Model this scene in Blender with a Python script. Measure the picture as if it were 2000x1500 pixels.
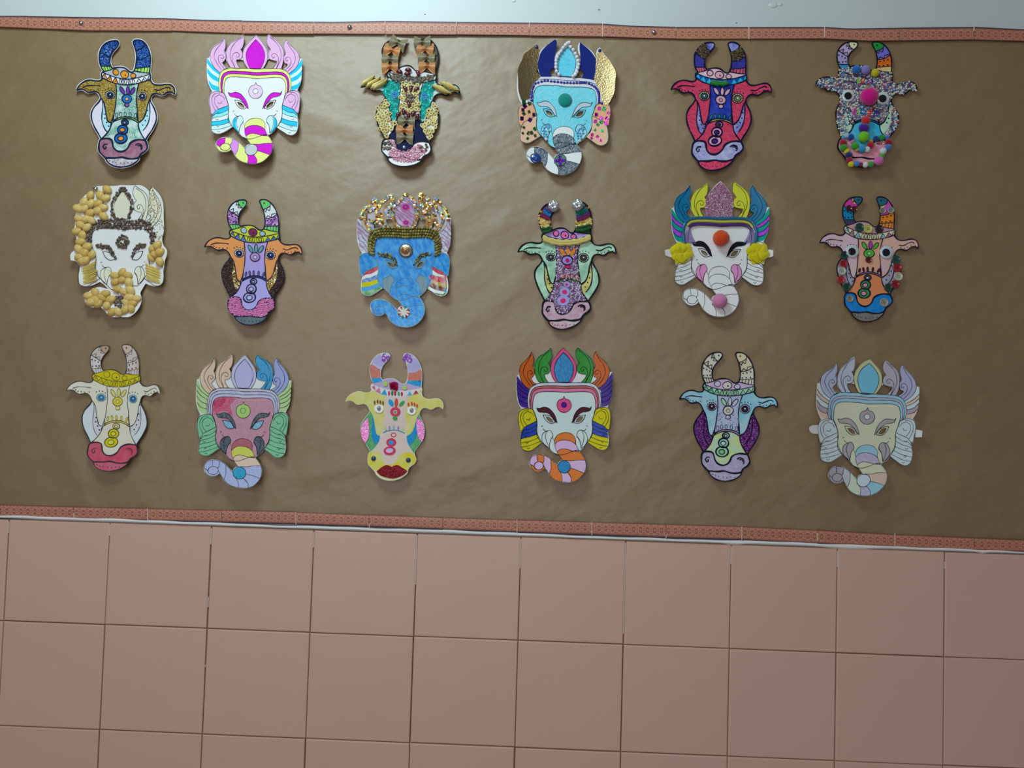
import bpy, math, random
import numpy as np
from mathutils import Vector, Matrix
from mathutils.geometry import delaunay_2d_cdt
random.seed(7); rnd = random.Random(11)
for o in list(bpy.data.objects): bpy.data.objects.remove(o)
sc = bpy.context.scene
COL = sc.collection
PI = math.pi

# ------------------------------------------------------------------ camera
F = 1500.0
cp = (-0.0386, 0.028, 0.0302, -0.9876, 0.4601, 1.4996)   # pose fitted on the 20 cm tile grid
def rotm(rx, ry, rz):
    cx, sx, cy, sy, cz, sz = math.cos(rx), math.sin(rx), math.cos(ry), math.sin(ry), math.cos(rz), math.sin(rz)
    X = np.array([[1,0,0],[0,cx,-sx],[0,sx,cx]]); Y = np.array([[cy,0,sy],[0,1,0],[-sy,0,cy]]); Z = np.array([[cz,-sz,0],[sz,cz,0],[0,0,1]])
    return Z @ X @ Y
RM = rotm(*cp[:3]); TT = np.array(cp[3:])
Z0 = 1.0                                   # height of the first tile joint above the floor
CC = -RM.T @ TT                            # camera centre, image style axes (x right, y down, z away)
CAMP = np.array([CC[0], CC[2], Z0 - CC[1]])
cam = bpy.data.objects.new('camera', bpy.data.cameras.new('camera')); COL.objects.link(cam)
ax = [np.array([r[0], r[2], -r[1]]) for r in RM]       # right, down, forward in world axes
Mx = Matrix(((ax[0][0], -ax[1][0], -ax[2][0], CAMP[0]), (ax[0][1], -ax[1][1], -ax[2][1], CAMP[1]), (ax[0][2], -ax[1][2], -ax[2][2], CAMP[2]), (0,0,0,1)))
cam.matrix_world = Mx
cam.data.sensor_fit = 'HORIZONTAL'; cam.data.sensor_width = 36; cam.data.lens = F/2000*36
cam.data.clip_start = 0.05; cam.data.clip_end = 50
sc.camera = cam

def W(p, d=0.0):
    """point on the wall (d mm in front of it) for a measured place in the photograph; p is (n,2)"""
    p = np.asarray(p, float).reshape(-1, 2); d = np.broadcast_to(np.asarray(d, float), (len(p),))
    r = ((p[:,0]-1000)/F)[:,None]*ax[0] + ((p[:,1]-750)/F)[:,None]*ax[1] + ax[2]
    t = (-d/1000.0 - CAMP[1]) / r[:,1]
    return CAMP + r*t[:,None]
def w1(x, y, d=0.0): return W([(x, y)], d)[0]

# ------------------------------------------------------------------ world, lights, exposure
wd = bpy.data.worlds.new('world'); sc.world = wd; wd.use_nodes = True
bg = wd.node_tree.nodes['Background']; bg.inputs[0].default_value = (0.92, 0.95, 1.0, 1); bg.inputs[1].default_value = 0.13
def area(name, loc, target, sx, sy, power, col):
    l = bpy.data.lights.new(name, 'AREA'); l.shape = 'RECTANGLE'; l.size = sx; l.size_y = sy; l.energy = power; l.color = col
    o = bpy.data.objects.new(name, l); COL.objects.link(o); o.location = loc
    o.rotation_euler = (Vector(target)-Vector(loc)).to_track_quat('-Z', 'Y').to_euler(); return o
top = w1(610, 40)
area('skylight', (top[0]-.03, -0.85, top[2]+0.42), (top[0], 0, top[2]-0.35), 0.46, 0.30, 10.2, (0.70, 0.94, 1.0))
area('room_fill', (0.4, -3.2, 1.6), (0.9, 0, 1.2), 1.8, 1.8, 24.0, (1.0, 0.95, 0.90))  # added fill lamp on the room side, lifts the tiles; no actual source
vs = sc.view_settings; sc.display_settings.display_device = 'sRGB'
vs.view_transform = 'Standard'; vs.look = 'None'; vs.gamma = 1; vs.use_curve_mapping = False; vs.exposure = 0.0

# ------------------------------------------------------------------ materials
def lin(h):
    if isinstance(h, str):
        h = h.lstrip('#'); c = [int(h[i:i+2], 16)/255 for i in (0, 2, 4)]
    else: c = list(h)
    return tuple((x/12.92 if x <= .04045 else ((x+.055)/1.055)**2.4) for x in c) + (1,)
MC = {}
class NT:
    def __init__(s, m): s.t = m.node_tree; s.b = s.t.nodes['Principled BSDF']
    def n(s, ty, **k):
        x = s.t.nodes.new(ty)
        for a, v in k.items(): setattr(x, a, v)
        return x
    def l(s, a, b): s.t.links.new(a, b)
    def math(s, op, a, b=None, c=None, clamp=False):
        x = s.n('ShaderNodeMath', operation=op); x.use_clamp = clamp
        for i, v in enumerate((a, b, c)):
            if v is None: continue
            if isinstance(v, (int, float)): x.inputs[i].default_value = v
            else: s.l(v, x.inputs[i])
        return x.outputs[0]
    def mix(s, f, a, b):
        x = s.n('ShaderNodeMix', data_type='RGBA')
        if isinstance(f, (int, float)): x.inputs[0].default_value = f
        else: s.l(f, x.inputs[0])
        for i, v in ((6, a), (7, b)):
            if isinstance(v, tuple): x.inputs[i].default_value = v
            else: s.l(v, x.inputs[i])
        return x.outputs[2]
    def noise(s, scale, detail=2, vec=None, rough=.5):
        x = s.n('ShaderNodeTexNoise'); x.inputs['Scale'].default_value = scale; x.inputs['Detail'].default_value = detail; x.inputs['Roughness'].default_value = rough
        if vec is not None: s.l(vec, x.inputs['Vector'])
        return x.outputs[0]
    def ramp(s, f, a, b):
        x = s.n('ShaderNodeMapRange'); x.inputs[1].default_value = a; x.inputs[2].default_value = b; s.l(f, x.inputs[0]); return x.outputs[0]
    def co(s, rot=0, sc_=(1,1,1)):
        c = s.n('ShaderNodeTexCoord'); m = s.n('ShaderNodeMapping'); m.inputs['Rotation'].default_value = (0, rot, 0)
        m2 = s.n('ShaderNodeMapping'); m2.inputs['Scale'].default_value = sc_
        s.l(c.outputs['Object'], m.inputs[0]); s.l(m.outputs[0], m2.inputs[0]); return m2.outputs[0]
    def bump(s, h, st, dist=.001):
        x = s.n('ShaderNodeBump'); x.inputs['Strength'].default_value = st; x.inputs['Distance'].default_value = dist
        s.l(h, x.inputs['Height']); s.l(x.outputs[0], s.b.inputs['Normal'])

def mat(col, kind='flat', col2=None):
    key = (col, kind, col2)
    if key in MC: return MC[key]
    m = bpy.data.materials.new(kind + '_' + str(col).strip('#')); m.use_nodes = True; N = NT(m); B = N.b
    def up(q, k, sat):
        L = .3*q[0]+.6*q[1]+.1*q[2]; return tuple(min(.9, max(.004, (L+(x-L)*sat)*k)) for x in q[:3]) + (1,)
    c = lin(col); w = lin(col2) if col2 else lin('#e9eef2')
    if kind in ('flat','crayon','wash','sponge','paint','scrib','glitter','print','paper','fuzz'): c = up(c, 1.2, 1.1); w = up(w, 1.12, 1.05)
    elif kind == 'food': c = up(c, 1.12, 1.0)
    B.inputs['Roughness'].default_value = .7; B.inputs['Specular IOR Level'].default_value = .13
    if kind == 'flat':
        f = N.ramp(N.noise(420, 3, N.co(.6, (1,1,.25))), .3, .75); N.l(N.mix(N.math('MULTIPLY', f, .6), c, w if col2 else tuple(min(.9, x*1.18+.012) for x in c[:3])+(1,)), B.inputs['Base Color'])
    elif kind == 'ink':
        B.inputs['Base Color'].default_value = c; B.inputs['Roughness'].default_value = .6
    elif kind == 'crayon':
        a = sum(ord(q) for q in str(col)) % 7 * .35 - 1
        f = N.ramp(N.noise(1, 4, N.co(a, (900,900,110)), .65), .38, .68); g = N.ramp(N.noise(60, 2), .35, .7)
        N.l(N.mix(N.math('ADD', N.math('MULTIPLY', f, .6), N.math('MULTIPLY', g, .14), clamp=True), c, w), B.inputs['Base Color'])
    elif kind == 'scrib':
        f = N.ramp(N.noise(1, 3, N.co(.5, (800,800,90)), .6), .42, .58); g = N.ramp(N.noise(1, 3, N.co(-.7, (700,700,100)), .6), .4, .62)
        N.l(N.mix(N.math('MULTIPLY', N.math('MULTIPLY', f, g), .95), c, w), B.inputs['Base Color'])
    elif kind == 'wash':
        f = N.ramp(N.noise(55, 4, N.co()), .38, .66); N.l(N.mix(N.math('MULTIPLY', f, .8), c, w), B.inputs['Base Color'])
    elif kind == 'sponge':
        f = N.ramp(N.noise(620, 3, N.co(), .7), .47, .56); g = N.ramp(N.noise(70, 2, N.co()), .4, .62)
        N.l(N.mix(N.math('MAXIMUM', N.math('MULTIPLY', f, .75), N.math('MULTIPLY', g, .75)), c, w), B.inputs['Base Color'])
    elif kind == 'paint':
        B.inputs['Specular IOR Level'].default_value = .3
        f = N.ramp(N.noise(150, 4, N.co(.4, (1,1,.5))), .35, .7); N.l(N.mix(N.math('MULTIPLY', f, .6), c, w), B.inputs['Base Color'])
        B.inputs['Roughness'].default_value = .38; N.bump(N.noise(160, 3, N.co()), .35)
    elif kind == 'glitter':
        v = N.n('ShaderNodeTexVoronoi'); v.inputs['Scale'].default_value = 900; N.l(N.co(), v.inputs['Vector'])
        sp = N.n('ShaderNodeSeparateColor'); N.l(v.outputs['Color'], sp.inputs[0])
        f = N.ramp(sp.outputs[0], .62, .95); g = N.ramp(sp.outputs[1], .0, .6)
        a = N.mix(g, tuple(x*.45 for x in c[:3]) + (1,), c); N.l(N.mix(f, a, w), B.inputs['Base Color'])
        B.inputs['Metallic'].default_value = .35; B.inputs['Roughness'].default_value = .3; N.bump(sp.outputs[2], .6, .0006)
    elif kind == 'foil':
        B.inputs['Base Color'].default_value = c; B.inputs['Metallic'].default_value = .9; B.inputs['Roughness'].default_value = .28
        N.bump(N.noise(330, 4, N.co()), .45, .0015)
    elif kind == 'jewel':
        B.inputs['Specular IOR Level'].default_value = .5; B.inputs['Base Color'].default_value = c; B.inputs['Roughness'].default_value = .12; B.inputs['Coat Weight'].default_value = .6
    elif kind == 'paper':
        N.l(N.mix(N.ramp(N.noise(25, 2, N.co()), .3, .7), c, tuple(x*.96 for x in c[:3])+(1,)), B.inputs['Base Color']); B.inputs['Roughness'].default_value = .7
    elif kind == 'fuzz':
        v = N.noise(900, 3, N.co(), .7); N.l(N.mix(N.ramp(v, .3, .75), tuple(x*.75 for x in c[:3])+(1,), c), B.inputs['Base Color'])
        B.inputs['Roughness'].default_value = 1; B.inputs['Sheen Weight'].default_value = .5; N.bump(v, .8, .001)
    elif kind == 'food':
        B.inputs['Specular IOR Level'].default_value = .4; v = N.noise(160, 3, N.co()); N.l(N.mix(N.ramp(v, .3, .75), c, tuple(x*.78 for x in c[:3])+(1,)), B.inputs['Base Color'])
        B.inputs['Roughness'].default_value = .4; B.inputs['Subsurface Weight'].default_value = .0
    elif kind == 'tulle':
        B.inputs['Base Color'].default_value = c; B.inputs['Alpha'].default_value = .55; B.inputs['Roughness'].default_value = .9
    elif kind == 'clear':
        B.inputs['Base Color'].default_value = (1,1,1,1); B.inputs['Transmission Weight'].default_value = 1; B.inputs['Roughness'].default_value = .03; B.inputs['IOR'].default_value = 1.2
    elif kind == 'print':      # marbled paper with veins
        f = N.noise(70, 3, N.co()); wv = N.n('ShaderNodeTexWave'); wv.inputs['Scale'].default_value = 45; wv.inputs['Distortion'].default_value = 9; wv.inputs['Detail'].default_value = 2; N.l(N.co(.8), wv.inputs['Vector'])
        N.l(N.mix(N.ramp(wv.outputs['Fac'], .02, .3), tuple(x*.35 for x in c[:3])+(1,), N.mix(N.ramp(f, .4, .6), c, w)), B.inputs['Base Color'])
    MC[key] = m; return m
INK = mat('#15151f', 'ink'); PAPER = mat('#e4ebf4', 'paper'); EDGE = mat('#e4ebf4', 'paper')

# ------------------------------------------------------------------ helpers
def link(name, me, parent=None, loc=None):
    o = bpy.data.objects.new(name, me); COL.objects.link(o)
    if parent is not None: o.parent = parent
    if loc is not None: o.location = loc
    return o
def mesh(name, v, f, mats, midx=None, smooth=False):
    me = bpy.data.meshes.new(name); me.from_pydata([tuple(map(float, p)) for p in v], [], [tuple(map(int, q)) for q in f])
    for m in (mats if isinstance(mats, (list, tuple)) else [mats]): me.materials.append(m)
    if midx is not None: me.polygons.foreach_set('material_index', midx)
    if smooth: me.polygons.foreach_set('use_smooth', [True]*len(me.polygons))
    me.update(); return me
def tag(o, **k):
    for a, v in k.items(): o[a] = v
    return o
def smooth_line(P, closed, step=1.6, corner=52):
    """hermite curve through the points, sharp where the line turns hard; points in px"""
    P = np.asarray(P, float); n = len(P); out = []
    if n < 3: closed = False
    segs = n if closed else n-1
    def tang(i, side):
        a = P[(i-1) % n] if (closed or i > 0) else None; b = P[(i+1) % n] if (closed or i < n-1) else None; p = P[i]
        if a is None: return b-p
        if b is None: return p-a
        u, v = p-a, b-p; lu, lv = np.linalg.norm(u)+1e-9, np.linalg.norm(v)+1e-9
        ang = math.degrees(math.acos(max(-1, min(1, float(u@v)/(lu*lv)))))
        if ang > corner: return v if side > 0 else u
        t = u/lu + v/lv; t /= np.linalg.norm(t)+1e-9
        return t*(lv if side > 0 else lu)
    for i in range(segs):
        a, b = P[i], P[(i+1) % n]; L = np.linalg.norm(b-a); k = max(1, int(L/step))
        ta, tb = tang(i, 1), tang((i+1) % n, -1)
        for q in range(k):
            t = q/k; t2, t3 = t*t, t*t*t
            out.append(a*(2*t3-3*t2+1) + ta*(t3-2*t2+t) + b*(-2*t3+3*t2) + tb*(t3-t2))
    if not closed: out.append(P[-1])
    return np.array(out)
def inside(pts, rings):
    x, y = pts[:,0], pts[:,1]; c = np.zeros(len(pts), bool)
    for R in rings:
        x1, y1 = R[:,0], R[:,1]; x2, y2 = np.roll(x1, -1), np.roll(y1, -1)
        for a, b, d, e in zip(x1, y1, x2, y2):
            if b == e: continue
            m = ((b > y) != (e > y)) & (x < (d-a)*(y-b)/(e-b)+a); c ^= m
    return c
def tri(rings, grid=8.0):
    """triangulate rings (even-odd) with inner grid points"""
    V = []; E = []
    for R in rings:
        s = len(V); n = len(R); V += [tuple(p) for p in R]; E += [(s+i, s+(i+1) % n) for i in range(n)]
    A = np.array(V); lo, hi = A.min(0), A.max(0)
    if min(hi-lo) > grid*.8:
        gx, gy = np.meshgrid(np.arange(lo[0]+grid*.5, hi[0], grid), np.arange(lo[1]+grid*.5, hi[1], grid))
        G = np.c_[gx.ravel(), gy.ravel()] + .01*np.sin(np.arange(gx.size))[:,None]
        if len(G):
            G = G[inside(G, rings)]
            if len(G):
                d = np.sqrt(((G[:,None]-A[None])**2).sum(2)).min(1); G = G[d > grid*.3]; V += [tuple(p) for p in G]
    r = delaunay_2d_cdt([Vector(p) for p in V], E, [], 0, 1e-4)
    v = np.array([(p.x, p.y) for p in r[0]]); f = np.array([t for t in r[2]])
    if len(f) == 0: return v, f
    c = v[f].mean(1); f = f[inside(c, rings)]
    return v, f
def tps(src, dst, lam=1.0):
    src = np.asarray(src, float); dst = np.asarray(dst, float); n = len(src)
    s = 500.0; S = (src-600)/s
    def U(r2): return r2*np.log(r2+1e-12)
    D = ((S[:,None]-S[None])**2).sum(2); K = U(D) + np.eye(n)*lam*.01
    P = np.c_[np.ones(n), S]; A = np.zeros((n+3, n+3)); A[:n,:n] = K; A[:n,n:] = P; A[n:,:n] = P.T
    b = np.zeros((n+3, 2)); b[:n] = dst; w = np.linalg.solve(A, b)
    def f(p):
        q = (np.asarray(p, float).reshape(-1,2)-600)/s; d = ((q[:,None]-S[None])**2).sum(2)
        return U(d)@w[:n] + np.c_[np.ones(len(q)), q]@w[n:]
    return f
def offset(P, w):
    P = np.asarray(P, float); A = np.roll(P, 1, 0); B = np.roll(P, -1, 0); T = B-A; T /= np.linalg.norm(T, axis=1)[:,None]+1e-9
    area_ = .5*np.sum(P[:,0]*B[:,1]-B[:,0]*P[:,1]); s = 1 if area_ > 0 else -1
    return P + np.c_[T[:,1], -T[:,0]]*s*w
def ell(cx, cy, rx, ry=None, rot=0, n=20, jit=0.0):
    ry = ry or rx; c, s = math.cos(math.radians(rot)), math.sin(math.radians(rot)); o = []
    for i in range(n):
        a = 2*PI*i/n; k = 1+rnd.uniform(-jit, jit); x, y = rx*k*math.cos(a), ry*k*math.sin(a); o.append((cx+x*c-y*s, cy+x*s+y*c))
    return o

# ------------------------------------------------------------------ little glued-on solids (local: x right, z up, -y to the viewer, unit 1 mm)
def ico(sub):
    import bmesh
    b = bmesh.new(); bmesh.ops.create_icosphere(b, subdivisions=sub, radius=1); v = np.array([tuple(p.co) for p in b.verts]); f = [tuple(x.index for x in q.verts) for q in b.faces]; b.free(); return v, f
ICO1, ICO2, ICO3 = ico(1), ico(2), ico(3)
def grid_mesh(fn, nu, nv):
    v = [fn(i/nu, j/nv) for i in range(nu+1) for j in range(nv+1)]; k = nv+1
    return np.array(v), [(i*k+j, i*k+j+1, (i+1)*k+j+1, (i+1)*k+j) for i in range(nu) for j in range(nv)]
def s_farfalle():
    def fn(a, b):
        u, v = a*2-1, b*2-1; au = abs(u); h = 4.6+8.0*au**.9
        x = 13.5*u*(1-.05*abs(v)) + (0 if au < .98 else math.copysign(.9*(1 if int(round(b*20)) % 2 else -1), u))
        z = h*v; pinch = math.exp(-(u/.32)**2)
        y = -3.2 - 2.6*pinch*math.cos(v*PI*1.6) - 2.3*au*math.cos(v*PI*.9)*.9 - (1-pinch)*(.9*math.cos(v*PI))
        z *= (1-.25*pinch); return (x, y, z)
    v, f = grid_mesh(fn, 22, 20); n = len(v); v2 = v.copy(); v2[:,1] += .9; return np.r_[v, v2], f+[tuple(n+i for i in q[::-1]) for q in f], True
def s_penne(L=27, r=3.9):
    def fn(a, b):
        t = a*4; th = b*2*PI; x0 = [-1, 1, 1, -1, -1][int(round(t))]*L/2; rr = [r, r, r*.72, r*.72, r][int(round(t))]
        g = 1+.05*math.cos(10*th); return (x0 + math.cos(th)*r*1.1, -r+.3 + rr*g*math.sin(th), rr*g*math.cos(th))
    v, f = grid_mesh(fn, 4, 24); return v, f, True
def s_shell():
    v, f = ICO3; v = v.copy(); x, y, z = v.T
    k = 1-.16*(x > 0)*x; w = np.c_[x*7.1*(1), y*4.6*k, z*5.4*k]; w[:,1] = np.where(y > 0, y*1.2, w[:,1]) - 1.5
    groove = np.exp(-((z-.15)/.12)**2)*(y < 0)*.5; w[:,1] += groove; return w, f, True
def s_pom(r=10):
    v, f = ICO3; R = np.random.RandomState(5); k = 1+R.uniform(-.045, .045, len(v)); return v*k[:,None]*r*np.array([1, .9, 1]) - np.array([0, r*.85, 0]), f, True
def s_crumple(r=10):
    v, f = ICO3; R = np.random.RandomState(9); k = 1+R.uniform(-.13, .1, len(v)); return v*k[:,None]*r*np.array([1, .9, 1]) - np.array([0, r*.8, 0]), f, False
def s_dome(r=10, h=4):
    def fn(a, b): t = a*PI/2; th = b*2*PI; return (r*math.sin(t)*math.cos(th), -h*math.cos(t), r*math.sin(t)*math.sin(th))
    v, f = grid_mesh(fn, 6, 24); return v, f, True
def lathe(prof, n=22):
    v = []; f = []; m = len(prof)
    for i in range(n):
        th = 2*PI*i/n
        for r, y in prof: v.append((r*math.cos(th), -y, r*math.sin(th)))
    for i in range(n):
        for j in range(m-1): a = i*m+j; b = ((i+1) % n)*m+j; f.append((a, b, b+1, a+1))
    return np.array(v), f, True
def s_button(r=9): return lathe([(0, 1.3), (r*.55, 1.3), (r*.68, 1.5), (r*.78, 2.6), (r*.9, 2.8), (r, 2.0), (r, .3), (r*.9, 0)])
def s_disc(r=9, h=1.6): return lathe([(0, h), (r*.93, h), (r, h*.7), (r, 0)])
def s_cone(r=10, h=5): return lathe([(0, h*.7), (r*.3, h), (r*.45, h*.8), (r*.55, h*.5), (r*.8, h*.55), (r, h*.25), (r, 0)])
def s_pearl(r=4): v, f = ICO2; return v*r - np.array([0, r*.8, 0]), f, True
def s_stick(L=38, r=1.1):
    def fn(a, b): th = b*2*PI; return ((a-.5)*L, -r+r*math.sin(th), r*math.cos(th))
    v, f = grid_mesh(fn, 1, 8); return v, f, True
def s_bean(): v, f = ICO2; w = v*np.array([5.2, 2.4, 2.9]); w[:,2] -= .12*w[:,0]**2*.5; w[:,1] -= 1.8; return w, f, True
def s_rose(r=7):
    def fn(a, b):
        th = a*6*PI; rr = r*(.12+.88*a); h = 5.5*(1-a)+1.2; return (rr*math.cos(th), -(h*b), rr*math.sin(th)*(1+.06*math.sin(5*th)))
    v, f = grid_mesh(fn, 54, 2); return v, f, True
def s_petal(r=9):
    def fn(a, b): th = b*2*PI; q = r*a*(1+.1*math.sin(3*th)); return (q*math.cos(th), -1.2-2.4*math.cos(a*1.9+.6*math.sin(th))-.8*math.sin(2*th)*a, q*math.sin(th))
    v, f = grid_mesh(fn, 6, 22); return v, f, True
SH = {}
def solid_mesh(kind, m, args=()):
    k = (kind, m.name, args)
    if k not in SH:
        v, f, sm = {'farfalle': s_farfalle, 'penne': s_penne, 'shell': s_shell, 'pom': s_pom, 'crumple': s_crumple, 'dome': s_dome, 'button': s_button, 'disc': s_disc, 'cone': s_cone, 'pearl': s_pearl, 'stick': s_stick, 'bean': s_bean, 'rose': s_rose, 'petal': s_petal}[kind](*args)
        SH[k] = mesh(kind, v*.001, f, m, smooth=sm)
    return SH[k]

# ------------------------------------------------------------------ a paper mask
class Mask:
    def __init__(s, name, label, group, origin, scale, T, L, curl=(12, 6, 3), seed=1, ox=0):
        s.o = origin; s.s = scale; s.curl = curl
        dst = [(origin[0]+x/scale, origin[1]+y/scale) for x, y in L]; s.f = tps(T, dst)
        D = np.array(dst); s.lo, s.hi = D.min(0), D.max(0); s.cx = (s.lo[0]+s.hi[0])/2; s.hw = (s.hi[0]-s.lo[0])/2; s.h = s.hi[1]-s.lo[1]
        s.loc = w1(s.cx, s.hi[1], 0); s.root = link(name, None, None, s.loc); s.root.empty_display_size = .05
        tag(s.root, label=label, category='mask', group=group)
        s.k = 0; s.iv = []; s.if_ = []; s.lw = 8; s.inkm = INK; s.zm = False; s.ph = seed*1.7
        a = w1(s.cx, s.hi[1]-s.h/2); b = w1(s.cx+10, s.hi[1]-s.h/2); s.mpp = float(np.linalg.norm(a-b))*100   # mm per px
    def px(s, P):
        P = np.asarray(P, float).reshape(-1, 2)
        return np.array(s.o)+P/s.s if s.zm else s.f(P)
    def depth(s, p):
        u = (p[:,0]-s.cx)/s.hw; v = (p[:,1]-s.lo[1])/s.h; cb, cs, ct = [q*1.25 for q in s.curl]
        d = 8.5 + cb*np.maximum(0, v-.55)**2/.2025 + cs*np.maximum(0, np.abs(u+.03*math.sin(s.ph))-.35)**2/.42 + ct*np.maximum(0, .28-v)**2/.078
        return d + 1.2*np.sin(u*2.2+s.ph) * .5 + .5*np.sin(v*5+s.ph)
    def wpt(s, p, off): p = np.asarray(p, float).reshape(-1, 2); return W(p, s.depth(p)+off) - s.loc
    def ring(s, P, step=2.2): return smooth_line(s.px(P), True, step)
    def base(s, P, holes=(), m=None, expand=0.0):
        R = s.ring(P, 2.5)
        if expand: R = offset(R, expand)
        rings = [R]+[s.ring(h, 2.5) for h in holes]; v, f = tri(rings); A = s.wpt(v, 0); Bk = s.wpt(v, -.5); n = len(v)
        V = list(A)+list(Bk); Fc = [tuple(q) for q in f]+[tuple(n+i for i in q[::-1]) for q in f]
        for R in rings:
            a = s.wpt(R, 0); b = s.wpt(R, -.5); k = len(V); m_ = len(R); V += list(a)+list(b)
            Fc += [(k+i, k+(i+1) % m_, k+m_+(i+1) % m_, k+m_+i) for i in range(m_)]
        return link('paper_base', mesh('paper_base', V, Fc, m or PAPER, smooth=True), s.root)
    def fill(s, name, P, m, lay=1, ink=0, smooth=True, holes=(), parent=None, off=0):
        R = s.ring(P) if smooth else s.ring_sharp(P)
        if off: R = offset(R, off)
        s.k += 1; o_ = .2*lay + .006*(s.k % 30)
        v, f = tri([R]+[s.ring(h) for h in holes])
        if len(f) == 0: return None
        o = link(name, mesh(name, s.wpt(v, o_), f, m, smooth=True), parent or s.root)
        if ink: s.line(P, ink, True, z=max(.95, .2*lay+.3))
        return o
    def ring_sharp(s, P):
        q = s.px(P); out = []
        for i in range(len(q)):
            a, b = q[i], q[(i+1) % len(q)]; n = max(1, int(np.linalg.norm(b-a)/3)); out += [a+(b-a)*t/n for t in range(n)]
        return np.array(out)
    def line(s, P, w=None, closed=False, sharp=False, z=.95):
        w = (w or s.lw)/5.4/2*1.18
        q = smooth_line(s.px(P), closed, 1.5, corner=(15 if sharp else 52))
        if closed: q = np.r_[q, q[:1]]
        T = np.gradient(q, axis=0); T /= np.linalg.norm(T, axis=1)[:,None]+1e-9; Nn = np.c_[-T[:,1], T[:,0]]
        ws = w*(1+.18*np.sin(np.arange(len(q))*.33+len(s.iv)))[:,None]
        A, Bp = q+Nn*ws, q-Nn*ws; k = len(s.iv); n = len(q); s.k += 1
        pts = s.wpt(np.r_[A, Bp], z+.002*(len(s.iv) % 50)); s.iv += list(pts); s.if_ += [(k+i, k+i+1, k+n+i+1, k+n+i) for i in range(n-1)]
    def dot(s, x, y, r=6, ry=None):
        q = s.px(ell(x, y, r, ry, 0, 8)); k = len(s.iv); s.iv += list(s.wpt(q, .97)); s.if_.append(tuple(range(k, k+8)))
    def dots(s, L, r=6):
        for x, y in L: s.dot(x, y, r)
    def finish(s, name='ink_drawing'):
        if s.iv: link(name, mesh(name, s.iv, s.if_, s.inkm), s.root)
        s.iv = []; s.if_ = []
    def put(s, name, kind, x, y, m, args=(), rot=0, sc_=1.0, off=.6, parent=None, tilt=0):
        p = s.px([(x, y)]); loc = s.wpt(p, off)[0]; o = link(name, solid_mesh(kind, m, args), s.root, loc)
        k = s.mpp*sc_ if not isinstance(sc_, tuple) else None
        o.scale = (k, k, k) if k else tuple(s.mpp*q for q in sc_)
        o.rotation_euler = (tilt, math.radians(rot), 0); return o
    def sub(s, par, name, kind, m, args, dy, x=0, z=0):
        o = link(name, solid_mesh(kind, m, args), par, (x*.001, -dy*.001, z*.001)); return o
    def scatter(s, name, P, mats, sp=3.4, shape='bead', size=1.9, off=.6, holes=(), jit=.32, seed=3, el=1.6, keep=1.0, fixrot=None):
        """small grains glued side by side all over a region, joined to one part"""
        R = random.Random(seed); ring = s.ring(P); rings = [ring]+[s.ring(h) for h in holes]; lo, hi = ring.min(0), ring.max(0); pts = []; y = lo[1]; r = 0
        while y < hi[1]:
            x = lo[0]+(sp/2 if r % 2 else 0)
            while x < hi[0]: pts.append((x+R.uniform(-jit, jit)*sp, y+R.uniform(-jit, jit)*sp)); x += sp
            y += sp*.866; r += 1
        if not pts: return
        pts = np.array(pts); pts = pts[inside(pts, rings)]; return s.grains(name, pts, mats, shape, size, off, R, el, keep, fixrot)
    def grains(s, name, pts, mats, shape, size, off, R, el=1.6, keep=1.0, fixrot=None, stuff=True):
        if len(pts) == 0: return
        C = s.wpt(pts, off); V = []; Fc = []; MI = []
        for c in C:
            if R.random() > keep: continue
            a = R.uniform(0, PI) if fixrot is None else math.radians(fixrot)+R.uniform(-.25, .25); ca, sa = math.cos(a), math.sin(a); z = size*R.uniform(.85, 1.15)*s.mpp
            if shape == 'bead': v, f = ICO1; v = v*z*np.array([1, .8, 1]) - np.array([0, z*.5, 0])
            elif shape == 'grain': v, f = ICO1; v = v*z*np.array([el, .7, .75]) - np.array([0, z*.4, 0])
            elif shape == 'ring':
                v = []; f = []; nn = 10
                for i in range(nn):
                    t = 2*PI*i/nn
                    for j in range(5):
                        q = 2*PI*j/5; rr = z*(.72+.34*math.cos(q)); v.append((rr*math.cos(t), -z*.5+z*.45*math.sin(q), rr*math.sin(t)))
                v = np.array(v); f = [(i*5+j, i*5+(j+1) % 5, ((i+1) % nn)*5+(j+1) % 5, ((i+1) % nn)*5+j) for i in range(nn-(1 if R.random() < .5 else 0)) for j in range(5)]
            elif shape == 'chip':
                v = np.array([(-1,-.1,-1),(1,-.3,-1),(1,-.1,1),(-1,-.4,1)])*z*np.array([R.uniform(.7, 1.3), 1, R.uniform(.7, 1.2)]); f = [(0,1,2,3)]
            elif shape == 'sequin':
                t = R.uniform(-.35, .35); v = np.array([(math.cos(q), t*math.cos(q)-.2, math.sin(q)) for q in [2*PI*i/7 for i in range(7)]])*z; f = [tuple(range(7))]
            v = v.copy(); x = v[:,0]*ca-v[:,2]*sa; zz = v[:,0]*sa+v[:,2]*ca; v = np.c_[x, v[:,1], zz]*.001 + c
            k = len(V); V += list(v); Fc += [tuple(k+i for i in q) for q in f]; MI += [R.randrange(len(mats))]*len(f)
        o = link(name, mesh(name, V, Fc, mats, MI, smooth=shape in ('bead', 'grain', 'ring')), s.root)
        if stuff: o['kind'] = 'stuff'
        return o
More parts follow.
